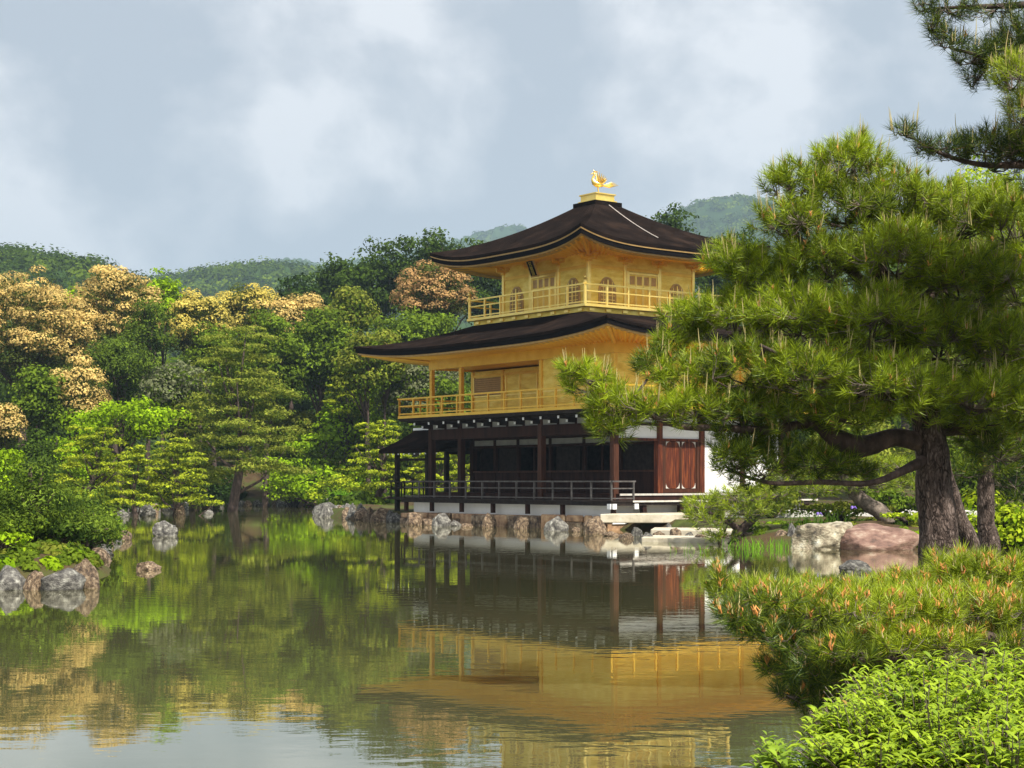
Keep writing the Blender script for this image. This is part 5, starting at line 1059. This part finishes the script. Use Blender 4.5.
def rock(px, pyb, w, h, label, mt='rock_grey', group=None, Y=None, dz=0, own=None, mat=None, rz=None, dep=.8, cat='rock', name='rock'):
    """px, pyb: middle of the foot where it meets the water (or ground at z dz); w, h in px"""
    if Y is None: Y = (CH - dz) * F / (pyb - HZ)
    s = Y / F; me = own or RM[mt][rr_.randint(6)]
    o = bpy.data.objects.new(name, me); C.objects.link(o); X = (px - 512) * s; hz = h * s
    o.location = (X, Y + w * s * dep * .3, dz + hz * .30); k = 1.18
    o.scale = (w * s / 2 * k, w * s / 2 * dep * k, hz * .80); o.rotation_euler = (rr_.uniform(-.1, .1), rr_.uniform(-.1, .1), rr_.uniform(-.5, .5) if rz is None else rz)
    if own is None: o.rotation_euler.z = rr_.uniform(-.45, .45) + (math.pi if rr_.rand() < .5 else 0)
    tag(o, label, cat, group); return o
def own(seed, mat, cuts=8, rough=.10): me = rock_mesh(seed, cuts, rough, ICO); me.materials.append(M[mat]); return me
rock(822, 551, 64, 32, 'grey and yellow mottled boulder at the water, left of the pink one', own=own(71, 'rock_mottled', 9, .14), rz=.2, Y=41.4, name='boulder', cat='boulder')
rock(882, 551, 72, 26, 'smooth reddish-brown boulder at the water beside the big pine trunk', own=own(72, 'rock_pink', 5, .07), rz=0, Y=41.0, name='boulder', cat='boulder')
rock(164, 536, 21, 14, 'pale angular rock standing alone in the water at the left', own=own(73, 'rock_grey', 9, .15), rz=.3, name='water_rock')
rock(147, 570, 22, 10, 'small dark flat rock alone in the water near the left shore', own=own(74, 'rock_brown', 8, .12), rz=0, name='water_rock')
rock(208, 514, 10, 5, 'tiny far rock alone in the water', name='water_rock')
rock(855, 573, 34, 12, 'speckled grey rock in the water before the pink boulder', own=own(75, 'rock_grey', 9, .16), rz=0, name='water_rock')
rock(868, 700, 44, 26, 'grey rock in the shade under the low foreground pine', own=own(76, 'rock_grey', 9, .12), rz=0, Y=9.4, dz=.05, name='boulder', cat='boulder')
rock(900, 688, 60, 36, 'dark boulder deep in the shade beneath the foreground pine', own=own(77, 'rock_brown', 9, .12), rz=0, Y=9.8, dz=.05, name='boulder', cat='boulder')
rock(835, 724, 26, 40, 'narrow dark rock standing at the waterline under the foreground pine', own=own(78, 'rock_brown', 9, .12), rz=0, Y=9.6, name='boulder', cat='boulder')
# stones in line under the veranda
for px, pb, w, h, mt, lb in [(414, 523, 22, 17, 'rock_brown', 'tawny upright stone at the left end of the veranda base'), (441, 524, 20, 20, 'rock_grey', 'grey-violet upright stone under the left part of the veranda'), (488, 525, 15, 17, 'rock_brown', 'tan stone block carrying the third veranda post'),
                             (521, 527, 14, 19, 'rock_brown', 'brown stone carrying the veranda post below the lone front column'), (556, 529, 24, 22, 'rock_grey', 'dark grey stone under the veranda, left of the orange one'), (597, 532, 24, 22, 'rock_brown', 'rounded orange-brown stone under the right end of the veranda railing'), (637, 534, 12, 14, 'rock_grey', 'white-grey stone propping the left end of the landing slab')]:
    rock(px, pb + 2, w * .95, h * .74, lb, mt, dep=.6)
for px, pb, w, h in [(676, 537, 16, 16), (690, 538, 14, 18), (660, 537, 14, 10), (648, 539, 16, 10), (612, 534, 14, 10), (575, 530, 12, 6), (466, 525, 12, 5), (702, 540, 14, 12), (626, 537, 12, 8), (428, 523, 14, 9), (455, 524, 12, 8)]:
    rock(px, pb + 2, w * rr_.uniform(.7, 1.3), h * rr_.uniform(.35, .8), 'small stone in the row at the foot of the pavilion embankment and landing', rr_.choice(['rock_grey', 'rock_brown']), 'small stones along the embankment foot')
# left foreground bank
for px, pb, w, h, mt, lb in [(8, 590, 36, 22, 'rock_grey', 'pale grey bank rock cut by the left edge'), (58, 590, 40, 22, 'rock_grey', 'broad grey rock in the left bank, beside the brown one'), (86, 588, 30, 26, 'rock_brown', 'large rounded brown rock at the tip of the left bank'), (33, 590, 18, 22, 'rock_brown', 'yellow-brown upright stone between two grey rocks at the left'),
                             (32, 575, 26, 20, 'rock_grey', 'moss-tinted pale stone behind the yellow-brown one'), (66, 548, 34, 16, 'rock_grey', 'grey slab rock behind the large rounded brown rock'), (98, 543, 24, 15, 'rock_grey', 'pale rock at the water in the middle of the left shore'), (120, 540, 18, 10, 'rock_brown', 'small pale rock touching the water, right end of the left shore group'),
                             (74, 538, 18, 14, 'rock_grey', 'pointed pale stone below the dwarf pine'), (121, 517, 15, 7, 'rock_grey', 'white rock on the shore left of the standing water rock'), (146, 516, 16, 6, 'rock_grey', 'long white rock on the shore behind the standing water rock'), (180, 516, 12, 10, 'rock_brown', 'brownish rock below the leaning cloud pine'),
                             (108, 530, 14, 8, 'rock_grey', 'small white stone behind the middle of the left shore'), (60, 518, 12, 8, 'rock_grey', 'small pale stone glimpsed through the dwarf pine'), (16, 520, 12, 8, 'rock_grey', 'small pale stone at the left edge behind the dwarf pine')]:
    rock(px, pb, w, h, lb, mt, dz=.0 if pb > 515 else 0.1, Y=None if lb.find('glimpsed') < 0 and lb.find('left edge behind') < 0 else 60)
def shore(a, b, n, w, h, label, group, Yl=None, jit=.5, back=.25):
    (x0, y0), (x1, y1) = a, b
    for i in range(n):
        t = (i + rr_.uniform(-.3, .3)) / max(1, n - 1); x = x0 + (x1 - x0) * t; y = y0 + (y1 - y0) * t + rr_.uniform(-jit, jit); ww = .72 * w * rr_.uniform(.5, 1.5)
        k = (CH) * F / y if False else 1
        s = y / F; o = rock(512 + x * F / y, HZ + CH * F / y, ww / s, h * .75 * rr_.uniform(.6, 1.4) / s, label, rr_.choice(['rock_grey', 'rock_grey', 'rock_brown']), group, Y=y)
for (a, b, n, w, h, lb, gp) in [
    ((-20.8, 110), (-13.5, 116.6), 15, .85, .5, 'stone in the far shoreline below the brown bank', 'stones of the far shoreline'),
    ((-13.0, 115), (-10.6, 96), 12, 1.1, .6, 'stone in the shore right of the brown bank, left of the fishing deck rocks', 'stones of the right far shore'),
    ((-10.6, 95), (-9.0, 79), 14, 1.3, .75, 'weathered rock in the pile left of the fishing deck', 'rocks left of the fishing deck'),
    ((-9.4, 86), (-6.6, 74), 18, .9, .6, 'small rough rock on the point beside the fishing deck', 'rough rocks on the point'),
    ((-7.6, 75), (-5.0, 69), 12, .9, .7, 'rock at the water between the fishing deck and the veranda', 'rocks under the fishing deck'),
    ((-20.5, 104), (-19.6, 82), 12, .9, .5, 'stone along the shore below the dark layered pines', 'stones below the layered pines'),
    ((-19.2, 76), (-15.8, 62), 9, .6, .32, 'stone along the left shore behind the dwarf pine', 'stones behind the dwarf pine'),
    ((-12.0, 49), (-8.2, 31), 14, .6, .32, 'stone at the water edge in the left bank group', 'edge stones of the left bank'),
    ((7.2, 43.6), (10.8, 43.6), 12, .6, .6, 'small grey stone packed behind the two boulders', 'small stones behind the boulders'),
    ((5.9, 45.5), (8.4, 44.4), 9, .45, .38, 'rough grey stone under the low garden pine', 'stones under the low garden pine'),
    ((10.0, 36), (5.0, 19.6), 16, .5, .3, 'stone on the right bank hidden by the foreground pine', 'stones on the right bank'),
    ((4.2, 17), (2.2, 9), 12, .45, .3, 'stone on the near bank under the foreground pine', 'stones on the near bank'),
    ((6.2, 46), (5.2, 53.5), 8, .6, .35, 'stone beside the steps at the pavilion landing', 'stones beside the steps')]:
    shore(a, b, n, w, h, lb, gp)
# white gravel strip beyond the boulders
gm = MB(); P_ = [(7.6, 58.5), (12.8, 57.5), (17.5, 58), (17.5, 64.5), (12, 65.5), (9.0, 64.5)]; gm.add([(x, y, .66) for x, y in P_] + [(x, y, .2) for x, y in P_], [tuple(range(6)), ] + [(i, (i + 1) % 6, (i + 1) % 6 + 6, i + 6) for i in range(6)])
M['gravel'] = surf('raked_white_gravel', [(0.3, (0.52, 0.49, 0.44)), (0.7, (0.72, 0.70, 0.66))], 12, rough=0.95, bump=0.6, bscale=60)
tag(gm.build('gravel_path', M['gravel']), kind='structure')
# ------------------------------------------------------------ haze
m_, t_, o_ = newmat('thin_haze'); pv = t_.nodes.new('ShaderNodeVolumePrincipled'); pv.inputs['Color'].default_value = (0.60, 0.80, 1.0, 1); pv.inputs['Density'].default_value = HAZE; pv.inputs['Anisotropy'].default_value = 0.2
t_.links.new(pv.outputs[0], o_.inputs['Volume'])
hb = MB(); hb.box(-6100, 6100, -310, 9100, -2.6, 460); tag(hb.build('haze', m_), 'thin bluish haze over the far hills', 'haze', kind='stuff')
